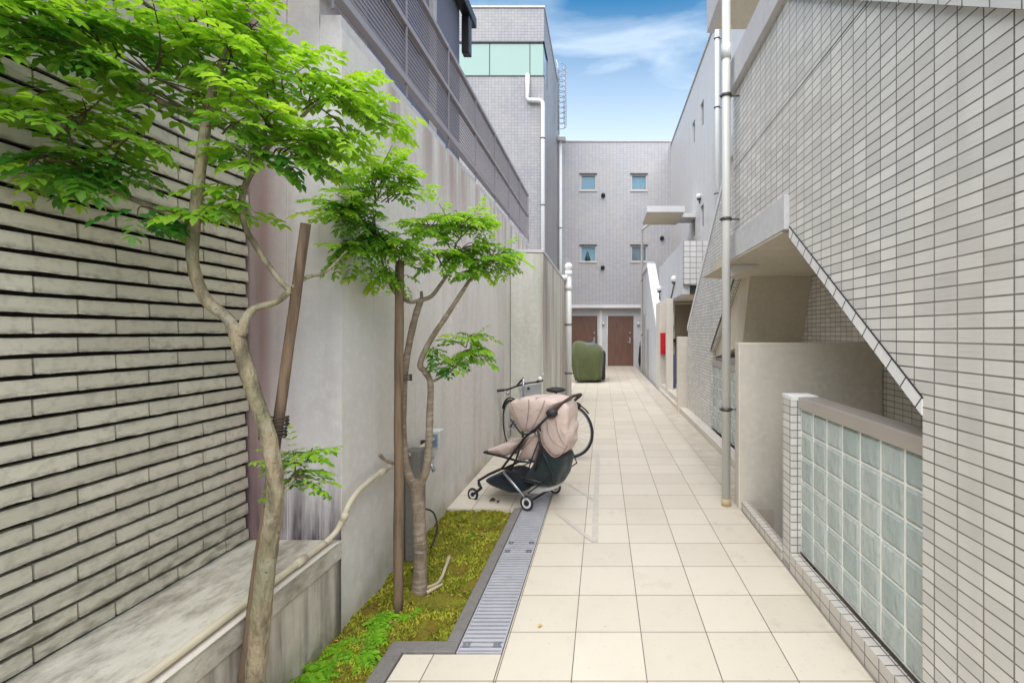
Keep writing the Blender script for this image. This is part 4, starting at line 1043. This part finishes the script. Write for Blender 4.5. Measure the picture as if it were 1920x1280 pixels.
body([(630,1030),(650,990),(700,975),(790,980),(850,985),(840,1020),(720,1050),(640,1052)], .10, .32, 'rain_bag', plain('white_bag', (.66,.62,.60), .6), .88, .012, 7, seed=19)

# ------------------------------------------------------------------ bicycle
bt = thing('bicycle', 'black and grey city bicycle leaning by the wall behind the pushchair', 'bicycle', (-.7,5.4,0))
rear = Vector((-.37,5.10,0)); front = Vector((-1.02,5.33,0)); ax_ = (front-rear); wb = ax_.length; ax_.normalize(); lat = Vector((-ax_.y, ax_.x, 0))   # lat points to -Y side
if lat.y > 0: lat = -lat
WR = .305; up = Vector((0,0,1)); lean = Vector((-.05,.0,0))
def BP(s_, z, l=0): return rear+ax_*s_+up*z+lat*l+lean*z
def bwheel(s_, turn=0, name='wheel'):
    c = BP(s_, WR); a2 = Matrix.Rotation(turn, 4, 'Z') @ ax_; n_ = 48
    u, v = a2.normalized(), (up+lean).normalized()
    def rp(rad, j, n__=n_): return c+(u*math.cos(2*math.pi*j/n__)+v*math.sin(2*math.pi*j/n__))*rad
    w_ = MB().tube([rp(WR-.013, j) for j in range(n_+1)], .014, 8, False).build(name, BLACK, bt)
    MB().tube([rp(WR-.031, j) for j in range(n_+1)], .007, 6, False).build('rim', SILVER, w_)
    sp_ = MB(); la = v.cross(u).normalized()
    for j in range(28): sp_.tube([rp(WR-.035, j, 28), c+la*(.02 if j % 2 else -.02)], .0011, 4, False)
    sp_.build('spokes', SILVER, w_)
    MB().tube([c-la*.045, c+la*.045], .018, 10).build('hub', SILVER, w_)
    fd = MB(); 
    rg = [rp(WR+.022, j, 48) for j in (range(4,20) if name == 'wheel' else range(4,20))]
    fd.tube(rg, .018, 8, True, None, .35); fd.build('mudguard', BLACKM, w_)
    return c, la
bwheel(0); bwheel(wb, R(-38))
fb = MB(); bb = BP(wb*.42, .25); sh = BP(.20*wb/.75, .66); hd1 = BP(wb-.16, .62); hd0 = BP(wb-.12, .50); rx_ = BP(0, WR); 
fb.tube([bb, BP(.14, .70)], .015, 8); fb.tube([bb, hd0], .018, 8); fb.tube([BP(.17,.58), hd1], .014, 8)
for l in (-.05, .05): fb.tube([bb+lat*l*.4, rx_+lat*l], .009, 6); fb.tube([BP(.16,.60)+lat*l*.3, rx_+lat*l], .008, 6)
fb.tube([hd0, hd1], .020, 8); fb.build('frame', BLACKM, bt)
fk = MB(); cr_ = BP(wb-.10,.44)
for l in (-.05,.05): fk.tube([hd0, cr_+lat*l, BP(wb, WR)+lat*l], .010, 6)
fk.build('fork', BLACKM, bt)
hb = MB(); stt = BP(wb-.17,.86)
fk2 = MB().tube([hd1, stt], .013, 8).build('stem', SILVER, bt)
A_ = P(926,733,5.35); B_ = P(1006,716,5.55); mid_ = P(968,724,5.5)
pth, _ = smooth_path([A_, P(950,730,5.38), P(960,727,5.45), mid_, P(990,718,5.52), B_], [.01]*6)
hb.tube(pth, .011, 8); hb.tube([stt, mid_], .012, 8); hb.build('handlebar', BLACKM, bt)
for a_, b_ in ((A_, P(945,731,5.37)), (B_, P(1018,712,5.57))): MB().tube([a_, b_], .016, 10).build('grip', BLACK, bt)
br = MB(); br.tube([P(953,729,5.4), P(948,742,5.36), P(958,745,5.36)], .006, 6); br.tube([P(1012,716,5.56), P(1016,706,5.56), P(1020,700,5.56)], .006, 6)
br.ball(P(952,737,5.36), .022, 10, 6); br.build('brake_lever', SILVER, bt)
MB().ball(P(1013,710,5.57), .03, 12, 8).build('bell', WHITEP, bt)
bk = MB(); c0, c1 = P(975,728,5.6), P(1012,722,5.72)
bk_pts = [P(972,729,5.5), P(1014,722,5.6), P(1012,744,5.6), P(976,748,5.5)]
bk.add([*bk_pts, *[p+Vector((-.02,.22,0)) for p in bk_pts]], [(0,1,2,3),(4,7,6,5),(0,3,7,4),(1,5,6,2),(3,2,6,7)])
bk.build('basket', GREYP, bt, recalc=True)
MB().ball(P(991,728,5.48), .018, 10, 6).build('headlamp', BLACK, bt)
sd_ = MB().ball(BP(.12,.745), .11, 16, 8, (1,.75,.28)); sd_.build('saddle', BLACK, bt)
MB().tube([BP(.14,.60), BP(.12,.745)], .015, 8).build('seat_post', BLACKM, bt)
ck = MB(); cc = bb+lat*.06
ck.tube([cc+(ax_*math.cos(j/12*math.pi)+up*math.sin(j/12*math.pi))*.085 for j in range(25)], .006, 6, False)
ck.tube([cc, cc+lat*.02+ax_*.08-up*.14], .009, 6); ck.tube([cc-lat*.12, cc-lat*.14-ax_*.08+up*.14], .009, 6); ck.box(*[q for q in (cc.x+.0,cc.x+.07,cc.y-.10,cc.y-.02,cc.z-.15,cc.z-.13)])
ck.build('crankset', BLACKM, bt)
rk = MB(); rk.tube([rx_+lat*.05+up*.0, rx_+lat*.055+Vector((.03,0,-.05)), rx_+lat*.055+Vector((.0,0,-.12))], .008, 6); rk.ball(rx_+lat*.06, .035, 10, 6); rk.ball(rx_+lat*.06+Vector((.02,0,-.09)), .022, 8, 5)
rk.tube([rx_+lat*.05, rx_+lat*.09+Vector((.06,-.02,-.06))], .007, 6); rk.build('gear_changer', BLACK, bt)
MB().ball(P(1074,777,5.1), .018, 10, 6).build('reflector', RED, bt)
ls = MB(); ls.box(*[q for q in (rear.x-.04,rear.x+.04,5.14,5.20,.52,.58)]); ls.build('tail_bracket', WHITEP, bt, bevel=.01)
